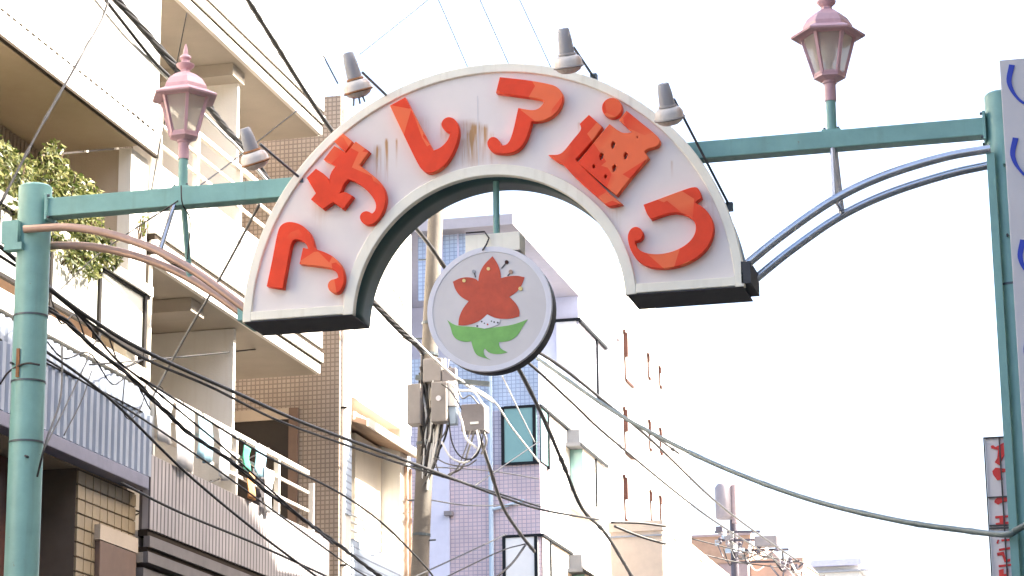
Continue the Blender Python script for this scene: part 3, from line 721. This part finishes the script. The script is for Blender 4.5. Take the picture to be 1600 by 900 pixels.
TB = [(460,247),(550,315),(632,300),(590,265),(533,210),(580,153),(680,235),(780,315),(815,355),(800,395),(720,412),(700,435),(730,475),(610,610),(510,738),(400,650),(310,570),(240,512),(300,440),(380,340)]
def hole(cx, cy, a=27, b=34): return [(cx - a*.6, cy - b*.2), (cx, cy - b), (cx + a, cy - b*.5), (cx + a*.5, cy + b*.6), (cx - a*.4, cy + b)][::-1]
TH = [hole(482,390), hole(400,470), hole(570,465), hole(348,540,20,22), hole(490,552), hole(430,612,20,22), hole(655,335,12,14)]
RI_ = [(190,205),(300,165),(420,120),(515,88),(540,110),(553,155),(510,190),(570,225),(615,280),(633,350),(620,420),(580,490),(510,550),(420,590),(320,608),(220,600),(150,560),(110,500),(90,440),(88,395),(105,360),(135,345),(165,358),(180,385),(175,415),(150,430),(128,432),(130,465),(160,500),(210,520),(290,525),(380,505),(450,470),(500,425),(525,370),(522,320),(495,285),(450,260),(400,248),(340,255),(280,275),(235,292),(210,260)]
def soften(lp, it=2):
    for _ in range(it):
        out = []; n_ = len(lp)
        for i in range(n_):
            a, b, c = (Vector(lp[(i + k) % n_]) for k in (-1, 0, 1))
            d1, d2 = (b - a), (c - b)
            if d1.length < 1e-6 or d2.length < 1e-6 or d1.angle(d2) > radians(62): out.append(b)
            else: out += [b - d1*.25, b + d2*.25]
        lp = out
    return lp
def letter(parts, label):
    for i, (cx, cy, sc, loops) in enumerate(parts):
        o = shape('letter', 'letter', arch, [soften(px(cx, cy, sc, lp, LY)) if len(lp) > 5 else px(cx, cy, sc, lp, LY) for lp in loops], LY, .052, bevel=.004)
        o['label'] = label
letter([(380,300,4,[A1])], 'red katakana letter at the arch end beside the balconies')
letter([(480,160,4.5,[ZA1]), (480,160,4.5,[ZA2]), (480,160,4.5,[ZA3])], 'faded red katakana letter with a double tick')
letter([(380,80,4,[RE])], 'red hook-shaped katakana letter')
letter([(740,80,3.63,[A2])], 'red katakana letter at the crown of the arch')
letter([(850,140,4.5,[TD]), (850,140,4.5,[TR]), (850,140,4.5,[TB] + TH)], 'red kanji with peeling paint')
letter([(960,270,4.09,[RI_])], 'red hiragana letter at the arch end beside the open sky')

# --- round flower sign below the arch
ds = empty('round_sign', (-.014, .16, 4.86)); tag(ds, 'round white sign with red flower and green leaf hanging under the arch', 'sign')
DC = Vector((-.014, .10, 5.246)); DR = .378
MB().lathe([(DR - .02, .002), (DR - .004, .0), (DR, .012), (DR, .125), (DR - .02, .135)], (DC.x, .085, DC.z), Vector((0,1,0)), n=64).build('drum', 'dark_metal', ds, smooth=True)
rim = [(DR + .002, .0), (DR + .004, .014), (DR + .002, .03), (DR - .028, .03), (DR - .034, .012), (DR - .03, .0)]
MB().lathe(rim + [rim[0]], (DC.x, .072, DC.z), Vector((0,1,0)), n=64, cap=False).build('rim', 'sign_white2', ds, smooth=True)
def circ(c, r, n=64): return [(c.x + r*cos(2*pi*k/n), c.z + r*sin(2*pi*k/n)) for k in range(n)]
shape('face', 'disc_face', ds, [circ(DC, DR - .028)], .0755, .008)
FL1 = [(395,182),(425,225),(440,270),(442,305),(480,295),(530,290),(575,300),(560,345),(530,385),(490,410),(530,450),(548,490),(545,520),(500,533),(450,535),(405,528),(365,508),(330,540),(290,560),(240,572),(203,570),(205,530),(225,480),(260,435),(215,410),(185,370),(172,325),(210,305),(255,298),(300,308),(315,322),(320,280),(345,230)]
GL = [(140,540),(165,560),(200,575),(280,578),(350,590),(420,580),(500,570),(560,550),(592,537),(560,585),(535,630),(490,660),(430,665),(435,700),(480,722),(440,732),(400,732),(370,722),(352,700),(342,715),(352,745),(385,765),(345,752),(310,742),(290,715),(275,660),(240,665),(190,650),(168,620),(160,580)]
WP = [(295,578),(330,545),(365,510),(405,530),(440,540),(430,565),(390,580),(350,590)]
YD = .0755
shape('flower_print', 'flower_red', ds, [soften(px(660,350,3.6,FL1,YD))], YD - .003, .0029)
shape('leaf_print', 'leaf_green', ds, [soften(px(660,350,3.6,GL,YD))], YD - .003, .0029)
shape('flower_heart', 'sign_white2', ds, [px(660,350,3.6,WP,YD)], YD - .005, .0049)
for (u, v, r_, m_) in ((372,253,10,'yellow_dot'),(235,320,10,'yellow_dot'),(335,550,5,'ink'),(350,560,4,'ink'),(405,553,5,'ink'),(390,548,4,'ink'),(368,566,5,'flower_red'),(310,575,6,'ink'),(425,556,5,'ink'),(475,215,11,'reveal_brown'),(498,270,12,'peach'),(290,268,10,'lamp_grey'),(553,365,12,'yellow_dot')):
    shape('stamen', m_, ds, [px(660,350,3.6,[(u + r_*cos(k*pi/4), v + r_*sin(k*pi/4)) for k in range(8)],YD)], YD - .007, .0068)
for (u0,v0,u1,v1) in ((475,215,445,250),(290,268,300,300),(498,270,480,293)):
    a, b = at(660+u0/3.6, 350+v0/3.6, 1, YD), at(660+u1/3.6, 350+v1/3.6, 1, YD)
    MB().bar((a.x, YD-.002, a.z), (b.x, YD-.002, b.z), .006, .004, Vector((0,1,0))).build('filament', 'ink', ds)
MB().box(-.165, .172, .10, .24, 5.60, 5.715).build('hanger_box', 'cream', ds, bevel=.006)
MB().tube([(.012, .17, 5.70), (.012, .17, 6.07)], .02, 10).build('hanger_rod', 'teal', ds, smooth=True)
MB().tube([at(728,364,1,.09), at(757,362,1,.09), at(764,372,1,.085), at(760,382,1,.08), at(754,391,1,.06)], .005, 6).build('feed_cable', 'cable', ds)

# --- lanterns on the beam
def lantern(x, zb, rot, label):
    t = empty('lantern', (x, YP, zb)); tag(t, label, 'street lamp', 'pink lanterns on the gate beam')
    MB().box(x - .055, x + .055, YP - .05, YP + .045, zb + .001, zb + .011).build('base_flange', 'teal', t)
    for sx in (-.04, .04): MB().lathe([(.008, .0), (.008, .014)], (x + sx, YP - .034, zb + .011), n=6).build('bolt', 'rod', t)
    MB().lathe([(.029, -.005), (.029, .20)], (x, YP, zb), n=16).build('stem', 'teal', t, smooth=True)
    MB().lathe([(.034, .195), (.034, .30), (.042, .305), (.042, .32)], (x, YP, zb), n=16).build('collar', 'pink', t, smooth=True)
    MB().lathe([(.05, .318), (.094, .335), (.094, .352), (.05, .352)], (x, YP, zb), n=6, ph=rot).build('lantern_base', 'pink', t)
    z0, z1, r0, r1 = .352, .60, .088, .158
    c = Vector((x, YP, zb))
    def q(r, z, k): a = rot + k*pi/3; return c + Vector((r*cos(a), r*sin(a), z))
    fr = MB()
    for k in range(6): fr.bar(q(r0, z0, k), q(r1, z1, k), .018, .018, Vector((0,0,1)))
    for k in range(6):
        fr.bar(q(r1, z1 - .008, k), q(r1, z1 - .008, k+1), .016, .016); fr.bar(q(r0, z0 + .006, k), q(r0, z0 + .006, k+1), .014, .014)
    cage = fr.build('cage', 'pink', t)
    for k in range(6):
        a, b, d, e = q(r0-.004, z0, k), q(r0-.004, z0, k+1), q(r1-.004, z1, k+1), q(r1-.004, z1, k)
        n_ = (b-a).cross(e-a).normalized()*.003
        MB().add([a,b,d,e,a-n_,b-n_,d-n_,e-n_], [(0,1,2,3),(7,6,5,4),(0,4,5,1),(1,5,6,2),(2,6,7,3),(3,7,4,0)]).build('pane', 'lamp_glass', cage)
    MB().lathe([(.150, .585), (.218, .590), (.222, .600), (.215, .607), (.150, .640), (.146, .665), (.118, .710), (.075, .745), (.035, .765), (.03, .79)], c, n=6, ph=rot).build('roof', 'pink', t)
    MB().lathe([(.028, .78), (.055, .805), (.058, .818), (.028, .832), (.026, .845), (.038, .86), (.034, .873), (.018, .885), (.013, .92), (.004, .955)], c, n=16).build('finial', 'pink', t, smooth=True)
    MB().lathe([(.02, .36), (.022, .43), (.038, .46), (.045, .50), (.036, .54), (.01, .56)], c, n=12).build('bulb', 'frosted', t, smooth=True)
lantern(-1.995, 6.172, radians(-2.5), 'pink lantern on the gate beam with its spire, in front of the apartment balconies')
lantern(2.045, 6.178, radians(9), 'pink lantern on the gate beam standing clear against the sky')

# --- floodlights above the arch
def flood(tip, base, foot, label, y=-.45, rod_to=None, rusty=False, dang=False):
    a = at(*tip, 1, y - .06); b = at(*base, 1, y)
    ax = (a - b).normalized(); L = (a - b).length
    t = empty('floodlight', b); tag(t, label, 'floodlight', 'floodlights over the arch sign')
    MB().lathe([(.042, .0), (.045, .02), (.040, L*.6), (.033, L*.95), (.026, L)], b, ax, n=18).build('sleeve', 'lamp_grey', t, smooth=True)
    MB().lathe([(.048, -.004), (.055, .002), (.048, .012)], b, ax, n=18).build('neck_ring', 'rust' if rusty else 'box_grey', t, smooth=True)
    MB().lathe([(.046, .0), (.070, -.012), (.082, -.035), (.085, -.066), (.080, -.072), (.066, -.092), (.04, -.106), (.002, -.11)], b, ax, n=24).build('reflector', 'bowl', t, smooth=True)
    MB().lathe([(.086, -.062), (.091, -.068), (.086, -.075)], b, ax, n=24).build('rim', 'rust' if rusty else 'box_grey', t, smooth=True)
    f = foot; MB().tube([b + Vector((.03, .05, .06)), f], .0085, 6).build('arm', 'rod', t)
    MB().box(f.x - .02, f.x + .02, f.y - .02, f.y + .02, f.z - .03, f.z + .02).build('arm_bracket', 'rod', t)
    if dang:
        for k, d in enumerate(((-.01, -.16), (.03, -.15), (.06, -.14))):
            MB().tube([b + Vector((d[0]*.6, 0, -.08)), b + Vector((d[0], 0, d[1]))], .006, 5).build('loose_wire', 'rod', t)
        MB().tube([b + Vector((-.10, -.02, -.02)), b + Vector((-.18, -.06, .15))], .005, 5).build('aerial_stub', 'rod', t)
flood((382,200), (394,237), at(470,279,1,.03), 'rusty floodlight lowest on the arch beside the balconies', rusty=True)
flood((543,82), (555,125), at(608,153,1,.06), 'rusty floodlight with loose wires over the hook-shaped letter', rusty=True, dang=True)
flood((880,44), (886,86), at(928,121,1,.2), 'clean floodlight nearest the crown of the arch')
flood((1036,130), (1043,167), at(1140,322,1,.33), 'clean floodlight with the longest arm, over the red kanji')

# ================================================================== SIGNS ON THE RIGHT
bs = empty('blue_lettered_sign', (3.5, -1.15, 4.2)); tag(bs, 'white board with blue brush lettering in front of a gate post', 'sign')
MB().box(3.086, 3.95, -1.2, -1.08, 3.6, 6.063).build('board', 'sign_white', bs, bevel=.004)
def stroke(pts, ws):
    up, dn = [], []
    P = spline([Vector((p[0], p[1], 0)) for p in pts], 6); n_ = len(P)
    for i, p in enumerate(P):
        t = (P[min(i+1,n_-1)] - P[max(i-1,0)]).normalized(); nn = Vector((-t.y, t.x, 0))
        f = i/(n_-1)*(len(ws)-1); j = min(int(f), len(ws)-2); w_ = ws[j] + (ws[j+1]-ws[j])*(f-j)
        up.append(p + nn*w_/2); dn.append(p - nn*w_/2)
    return [(p.x, p.y) for p in up] + [(p.x, p.y) for p in dn[::-1]]
for dz, dx in ((0, 0), (-.40, -.005), (-.95, 0), (-1.45, 0)):
    st = [(3.150+dx, 6.03+dz), (3.130+dx, 5.94+dz), (3.158+dx, 5.86+dz), (3.21+dx, 5.81+dz), (3.30+dx, 5.80+dz), (3.36+dx, 5.85+dz)]
    shape('stroke', 'blue_print', bs, [stroke(st, [.03, .026, .014, .012, .02, .01])], -1.206, .0055)
    shape('stroke', 'blue_print', bs, [stroke([(3.42+dx, 6.02+dz), (3.47+dx, 5.95+dz), (3.48+dx, 5.86+dz)], [.012, .03, .014])], -1.206, .0055)
for z in (4.2, 5.6): MB().box(3.95, 4.81, -1.16, -1.12, z, z + .05).build('bracket_arm', 'rod', bs)

rs = empty('red_lettered_sign', (2.95, 4.1, 2.5)); tag(rs, 'narrow white vertical sign with red letters in a thin dark frame behind a gate post', 'sign')
MB().box(2.604, 3.25, 4.0, 4.14, 2.2, 5.045).build('board', 'sign_white2', rs)
for x in (2.598, 2.705, 2.742): MB().box(x - .005, x + .005, 3.985, 3.998, 2.2, 5.05).build('frame_bar', 'dark_metal', rs)
for z in (5.048, 4.62, 4.42, 4.40, 4.0, 3.5): MB().box(2.594, 3.25, 3.984, 3.997, z - .005, z + .005).build('frame_bar', 'dark_metal', rs)
G = [[(70,105),(85,100),(100,112),(150,85),(175,90),(160,150),(140,190),(125,225),(95,205),(110,180),(115,130),(75,120)],
     [(80,260),(100,238),(165,245),(165,262),(130,270),(145,310),(110,315),(85,280)],
     [(95,435),(125,412),(175,420),(175,445),(140,450),(115,465),(92,450)],
     [(98,535),(190,528),(190,540),(160,543),(160,570),(190,568),(190,583),(103,590),(100,578),(125,574),(123,547),(98,549)],
     [(105,700),(112,680),(122,680),(115,705)],[(135,678),(200,672),(200,684),(137,690)],[(120,735),(200,722),(200,736),(122,748)],
     [(108,760),(150,752),(165,800),(190,795),(190,812),(155,818),(140,775),(112,778)],
     [(118,835),(200,826),(200,838),(120,848)],[(120,865),(150,858),(150,890),(165,888),(165,856),(178,855),(180,905),(122,905)]]
for g in G:
    shape('glyph', 'red_print', rs, [px(1530,670,3.92,g,3.994)], 3.991, .0085)
MB().box(3.25, 3.61, 4.04, 4.1, 4.5, 4.56).box(3.25, 3.61, 4.04, 4.1, 3.0, 3.06).build('bracket_arm', 'rod', rs)

# ================================================================== UTILITY POLES
up = empty('utility_pole', (-3.9, 12.3, 0)); tag(up, 'concrete utility pole crowded with grey boxes and looped cables behind the round sign', 'utility pole')
PT = at(680, 353, 1, 12.3); PB = at(660, 800, 1, 12.3); dirp = (PT - PB); 
def pp(z): return PB + dirp * ((z - PB.z)/dirp.z)
MB().tube([pp(0), pp(4), pp(7), pp(9.0), pp(10.3)], [.115, .10, .092, .086, .08], 20).build('shaft', 'concrete', up, smooth=True)
for z in (6.62, 6.9, 7.9, 8.25, 5.9): MB().tube([pp(z), pp(z + .03)], .102, 16).build('band', 'rod', up)
for k in range(9):
    z = 5.4 + k*.45; s = 1 if k % 2 else -1; MB().tube([pp(z), pp(z) + Vector((s*.17, -.02, 0))], .010, 5).build('step_bolt', 'rod', up)
def pbox(nm, m_, x0, y0, x1, y1, d, yy, bev=.012):
    a, b = at(x0, y0, 1, yy), at(x1, y1, 1, yy); return MB().box(a.x, b.x, yy, yy + d, b.z, a.z).build(nm, m_, up, bevel=bev)
pbox('grey_box', 'box_grey', 636, 600, 657, 662, .18, 12.05); pbox('grey_box', 'box_grey', 673, 597, 697, 658, .16, 12.0)
jb = pbox('junction_box', 'box_dark', 720, 632, 757, 672, .22, 12.05)
a = at(741, 661, 1, 12.04); MB().box(a.x - .045, a.x + .045, 12.035, 12.049, a.z - .012, a.z + .014).build('label_plate', 'box_white', jb)
pbox('white_cover', 'box_white', 697, 595, 712, 634, .14, 12.08); pbox('blue_cover', 'blue_pipe', 697, 636, 712, 662, .12, 12.1)
pbox('mount_plate', 'box_grey', 660, 560, 690, 596, .12, 12.12, .02); pbox('coupling', 'box_dark', 690, 575, 712, 596, .1, 12.1, .02)
a = at(685, 622, 1, 11.99); MB().lathe([(.03, 0), (.03, .012)], (a.x, 11.99, a.z), Vector((0,1,0)), n=16).build('badge', 'sign_white2', up)
MB().bar(at(650, 590, 1, 12.2), at(765, 600, 1, 12.2), .05).build('cross_arm', 'rod', up)
random.seed(11)
for k in range(36):
    x = random.uniform(653, 702); y0 = random.uniform(552, 640); yy = 12.17 + random.uniform(-.02, .05); e = random.uniform(690, 770)
    pts = [at(x + random.uniform(-5,5), y0, 1, yy), at(x + random.uniform(-7,7), y0 + (e-y0)*.3, 1, yy - .03), at(x*.6 + 668*.4 + random.uniform(-7,7), y0 + (e-y0)*.65, 1, yy), at(664 + random.uniform(-8,8), e, 1, 12.22)]
    MB().tube(spline(pts, 5), random.choice((.009,.012,.016)), 6).build('riser_cable', random.choice(('cable','cable','cable','cable_grey','cable_grey','cable_white')), up, smooth=True)
LOOPS = [[(700,640),(706,690),(722,715),(745,712),(757,672)],[(690,690),(705,715),(730,722),(748,700),(745,672)],[(735,672),(728,700),(712,735),(690,745),(678,715)],
         [(742,672),(733,700),(722,730),(700,742)],[(748,672),(752,690),(748,705),(735,720)],[(715,640),(722,660),(728,685),(745,700)],[(680,715),(700,725),(728,728),(745,718)],
         [(755,672),(760,690),(752,710)],[(690,600),(705,612),(722,640)],[(700,596),(718,610),(740,612),(757,636)],[(712,600),(722,622),(735,618),(748,632)]]
for k, lp in enumerate(LOOPS):
    MB().tube(spline([at(x, y, 1, 11.95 + .03*(k % 4)) for x, y in lp], 6), (.008,.012)[k % 2], 6).build('cable_loop', ('cable','cable_white','cable_grey','cable_grey')[k % 4], up, smooth=True)

fp = empty('utility_pole', (-7.8, 58, 0)); tag(fp, 'distant utility pole with a pale transformer can and jumbled crossarms', 'utility pole')
MB().tube([(-7.72, 58, 0), (-7.68, 58, 14.2)], [.14, .11], 14).build('shaft', 'far_metal', fp, smooth=True)
MB().lathe([(.24, 0), (.27, .05), (.27, .90), (.2, 1.0)], (-7.88, 57.7, 13.35), n=20).build('transformer', 'transformer', fp, smooth=True)
MB().lathe([(.09, 0), (.09, 1.1)], (-7.57, 57.6, 13.2), n=12).build('cutout', 'mauve', fp, smooth=True)
for z, x0, x1 in ((13.0, -8.2, -6.9), (12.75, -8.0, -6.4), (12.45, -7.9, -6.1), (12.1, -7.7, -5.8)):
    MB().bar((x0, 57.8, z), (x1, 57.8, z - .05), .06).build('cross_arm', 'far_metal', fp)
random.seed(4)
for k in range(64):
    x = random.uniform(-8.15, -5.7); zc = 13.05 - .5*(x + 8.1); z = zc + random.uniform(-.5, .12)
    y = 57.5 + random.uniform(-.3, .3)
    if k % 3 == 0: MB().lathe([(.04, 0), (.065, .05), (.04, .1), (.065, .15), (.03, .2)], (x, y, z), n=8).build('insulator', random.choice(('transformer','pale_white','far_metal','far_metal')), fp)
    elif k % 3 == 1: MB().tube(spline([(x, y, z), (x + random.uniform(.1,.35), y, z - random.uniform(.1,.5)), (x + random.uniform(.3,.7), y, z + random.uniform(-.4,.1))], 5), random.uniform(.012,.028), 5).build('jumper_cable', random.choice(('far_metal','cable','cable_grey','pale_white')), fp)
    else: MB().box(x - .05, x + random.uniform(.03,.14), y, y + .12, z - random.uniform(.04,.2), z).build('fitting', random.choice(('far_metal','blue_pipe','box_grey','box_dark')), fp, bevel=.012)
MB().box(-7.0, -6.35, 57.3, 57.7, 12.45, 12.75).build('switch_box', 'box_dark', fp, bevel=.03)
MB().bar((-6.6, 57.6, 12.3), (-5.6, 57.6, 11.1), .16).build('brace', 'mauve', fp)
MB().bar((-6.2, 57.5, 12.3), (-5.55, 57.5, 11.2), .05).build('brace', 'pale_white', fp)

# ================================================================== OVERHEAD CABLES
def wire(pts, r, m_, label, ax=0, v=-3.7, name='overhead_cable', ys=None, knots=0, twist=0):
    P = []
    for i, p in enumerate(pts):
        if len(p) == 3: P.append(at(p[0], p[1], 1, p[2]))
        else: P.append(at(p[0], p[1], ax, v))
    P = spline(P, 10)
    rs_ = r
    if knots:
        rs_ = [r*(1 + (.9 if random.random() < .12 else random.uniform(-.2,.25))*knots) for _ in P]
    if twist:
        mb = MB(); dist = [0]
        for i in range(1, len(P)): dist.append(dist[-1] + (P[i] - P[i-1]).length)
        Q = []; nq = int(dist[-1] / .05); j = 0
        for k in range(nq + 1):
            d_ = dist[-1]*k/nq
            while j < len(P) - 2 and dist[j+1] < d_: j += 1
            Q.append((P[j].lerp(P[j+1], (d_ - dist[j])/max(1e-6, dist[j+1]-dist[j])), d_))
        tw = random.uniform(0, 6)
        for q in range(twist):
            pts_ = []
            for p_, d_ in Q:
                a_ = d_*7.0 + q*2*pi/twist + tw + .8*sin(d_*2.3); rr = r*.62*(1 + .35*sin(d_*3.1 + q))
                pts_.append(p_ + Vector((cos(a_)*rr*.6, cos(a_)*rr*.3, sin(a_)*rr)))
            mb.tube(pts_, r*(.48 if q else .6), 6)
        o = mb.build(name, m_, smooth='all')
    else: o = MB().tube(P, rs_, 7).build(name, m_, smooth='all')
    return tag(o, label, 'cable', 'overhead cables')
random.seed(21)
wire([(120,-60),(200,20),(275,105),(345,190),(385,238),(490,372),(590,480),(660,548)], .032, 'cable', 'thickest twisted black cable running down past the spired lantern to the utility pole', v=-3.5, twist=4)
wire([(140,-60),(185,0),(225,50),(262,88),(300,135),(350,196),(395,250),(500,385),(597,487),(662,552)], .020, 'cable', 'black cable wound beside the thickest twisted cable', v=-3.52, twist=2)
wire([(110,-50),(190,50),(250,110),(345,205),(380,240),(490,366),(592,476),(700,580),(770,628)], .014, 'cable_white', 'white cable strapped along the thickest black cable', v=-3.48)
wire([(165,0),(200,45),(240,95),(265,120)], .014, 'cable', 'short black spur beside the twisted cables above the spired lantern', v=-3.45)
wire([(375,-20),(425,60),(475,140),(525,213),(600,305),(657,365),(705,432)], .022, 'cable', 'dark cable dropping across the upper balcony bands to the pole top', v=-3.6, knots=.3)
wire([(168,-10),(163,22),(120,100),(60,205),(0,320)], .009, 'cable', 'black cable hanging down from the bundle across the top parapet', v=-3.2, knots=.6)
wire([(0,385),(70,445),(140,497),(225,548),(365,612),(480,663),(640,722),(780,775),(850,797),(935,812)], .0155, 'cable', 'long black cable from the gate post level past the pole to the tiled building', v=-3.4)
wire([(0,400),(60,440),(150,512),(225,560),(330,605),(430,655),(540,695),(640,729),(760,765),(845,792)], .011, 'cable', 'thin black cable twinned under the long black cable', v=-3.42)
wire([(0,325),(30,520),(70,548),(130,590),(190,640),(290,738),(400,830),(500,905)][1:], .0105, 'cable', 'black cable crossing in front of the corrugated balcony', v=-3.3)
wire([(60,470),(100,500),(150,545),(200,585),(245,630),(300,680),(360,720),(430,778),(540,860),(600,905)], .018, 'cable', 'knotted black cable above the corrugated balcony toward the washing', v=-3.6, twist=3)
wire([(70,440),(130,500),(180,560),(230,600),(290,650),(350,700),(450,790),(520,850)], .009, 'cable', 'thin slack cable looped along the knotted one', v=-3.55, knots=.5)
wire([(75,452),(95,505),(118,492),(140,540),(165,520),(190,572),(228,560)], .007, 'cable', 'slack wire looping under the glazed balcony rail', v=-4.3)
wire([(70,530),(100,560),(140,552),(175,600),(205,588),(235,640)], .006, 'cable', 'slack wire looping over the top of the corrugated sheet', v=-4.3, knots=.5)
wire([(195,590),(192,640),(205,655),(222,632),(228,600)], .005, 'cable', 'small hanging wire loop at the end of the corrugated sheet', v=-4.4)
wire([(220,590),(330,660),(420,715),(530,770),(600,820),(660,880),(680,905)], .010, 'cable', 'thin cable passing the brown mosaic wall to the foot of the pole', v=-3.5)
wire([(70,560),(200,640),(320,720),(430,800),(540,880),(580,905)], .008, 'cable', 'hair-thin cable over the shaded tile parapet', v=-3.5)
wire([(190,755),(280,800),(400,850),(520,905)], .010, 'cable', 'cable in front of the lowest curved ledges', v=-3.6)
wire([(130,760,6),(225,800,7),(300,770,8),(350,738,9),(420,700,10)], .009, 'cable', 'thin cable rising from the tiled pillar to the balcony washing')
wire([(200,810,6),(300,765,7.5),(365,740,9)], .007, 'cable', 'thinner cable beside the one rising from the tiled pillar')
wire([(140,570,4),(225,563,6),(330,553,8),(445,541,10.7)], .008, 'cable', 'nearly level cable under the banded balcony soffit')
wire([(405,320,1.5),(345,432,3),(290,525,4.5),(240,618,6)], .010, 'cable_grey', 'grey stay wire from the arch down to the corrugated balcony')
wire([(400,830,9),(345,800,8),(312,880,7.5)][::2] + [(300,905,7.4)], .007, 'cable', 'short hanging wire below the shaded parapet')
wire([(292,20,.5),(270,130,.5),(248,235,.45),(232,325,.4)], .0035, 'cable', 'fine black wire hanging across the spired lantern')
wire([(470,168,3),(350,262,2),(272,318,.02),(225,348,.6),(150,400,2.5),(95,452,3.6)], .005, 'cable', 'fine wire slanting behind the banded balcony and over the beam')
wire([(283,290,.06),(285,318,.05),(297,345,.2),(293,405,.2)], .0045, 'cable', 'wire taped to the beam below the spired lantern')
wire([(0,600,1.2),(15,580,.2),(40,568,.03),(62,570,.03)], .007, 'cable', 'wire strapped round the gate post by the plant balcony')
wire([(58,745,.03),(72,690,.02),(95,620,.8),(97,540,2)], .007, 'cable', 'wire tied low on the gate post and rising past the corrugated sheet')
wire([(70,700,2),(105,630,3),(140,555,4)], .006, 'cable', 'loose wire hanging against the corrugated sheet')
wire([(100,680,3.5),(128,625,4),(143,580,4.5)], .005, 'cable', 'finer loose wire beside the one on the corrugated sheet')
# right hand group from the utility pole
wire([(700,560,12.1),(760,585,11),(840,560,9.5),(950,637,7.5),(1050,693,6),(1150,739,4.5),(1270,782,3),(1400,813,1.5),(1500,828,.7),(1570,835,.02),(1592,826,-.1),(1640,800,-.6)][2:], .018, 'cable_teal', 'thickest cable sagging across the open sky to the gate post by the lettered signs', knots=.15)
wire([(780,520,13),(865,565,15),(950,632,18),(1020,690,22),(1120,785,34),(1200,845,48),(1290,905,70)], .022, 'cable', 'black cable running down the street over the distant transformer can')
wire([(790,540,13),(835,575,14),(900,635,16),(960,690,18.5),(1100,803,30),(1185,858,45),(1255,905,62)], .018, 'cable', 'straight black cable below it meeting the distant pole')
wire([(800,560,13),(818,590,13.5),(850,655,15),(880,725,17),(910,795,19),(945,832,21),(975,880,24),(992,910,26)], .025, 'cable', 'thick kinked cable dropping beside the green corner windows', knots=.5)
wire([(1005,668,20),(1030,687,22),(1060,708,24)], .02, 'cable', 'short splice on the cables above the beige block', knots=.8)
wire([(752,690,12),(765,730,12.5),(785,790,13.5),(810,830,14.5),(835,862,15.5)], .020, 'cable_grey', 'grey lead falling from the junction box across the pink tiles', knots=.3)
wire([(690,575,12.1),(730,600,12.2),(770,625,12.6),(800,668,13.5),(842,722,15)], .010, 'cable_white', 'thin white lead stretched to the green corner window')
wire([(785,588,14),(810,640,16),(835,690,18)], .008, 'cable_white', 'very thin white wire over the blue tiles')
wire([(640,728,12),(760,735,16),(842,748,20)], .008, 'cable', 'thin wire level with the pink tiles')
wire([(665,780,12.3),(740,790,16),(845,788,20)], .008, 'cable', 'thin wire crossing the downpipe on the pink tiles')
wire([(640,905,11),(720,868,14),(790,835,17),(842,800,20)][:3], .009, 'cable', 'thin wire rising from the pole foot to the lower window')
wire([(690,905,12.5),(780,862,14),(820,850,15)], .008, 'cable', 'second thin wire near the lower window')
wire([(772,905,14),(800,880,14.5),(822,850,15.2)], .014, 'cable', 'short dark wire rising to the lower corner window')
wire([(675,700,12.2),(690,820,12.3),(740,760,14),(842,690,20)][2:], .008, 'cable', 'slanting thin wire under the green corner window')
wire([(955,816,31),(1000,817,31.5),(1040,822,32)], .025, 'cable', 'wire along the top of the beige block')
wire([(960,822,31),(1000,838,31.5),(1040,850,32)], .025, 'cable', 'wire slanting over the face of the beige block')
wire([(1078,841,56),(1180,866,57),(1260,880,58)], .018, 'cable', 'wire in front of the peach cornice')
wire([(1090,864,56),(1150,878,57),(1215,886,58)], .018, 'cable', 'lower wire in front of the peach house')
# thin stays above the arch
for (a, b, l_) in (((685,0),(733,110),'fine stay wire above the crown between hook letter and crown letter'),((750,0),(798,107),'fine stay wire meeting the crown of the arch'),((812,0),(864,112),'fine stay wire beside the clean floodlight at the crown'),((668,0),(562,85),'fine stay wire slanting to the floodlight with loose wires')):
    wire([(a[0] + (a[0]-b[0])*.3, a[1] - 30, -.2), (*a, -.1), (*b, .2)], .0028, 'stay', l_, name='stay_wire')
for o in bpy.data.objects:
    if '_org' in o: del o['_org']
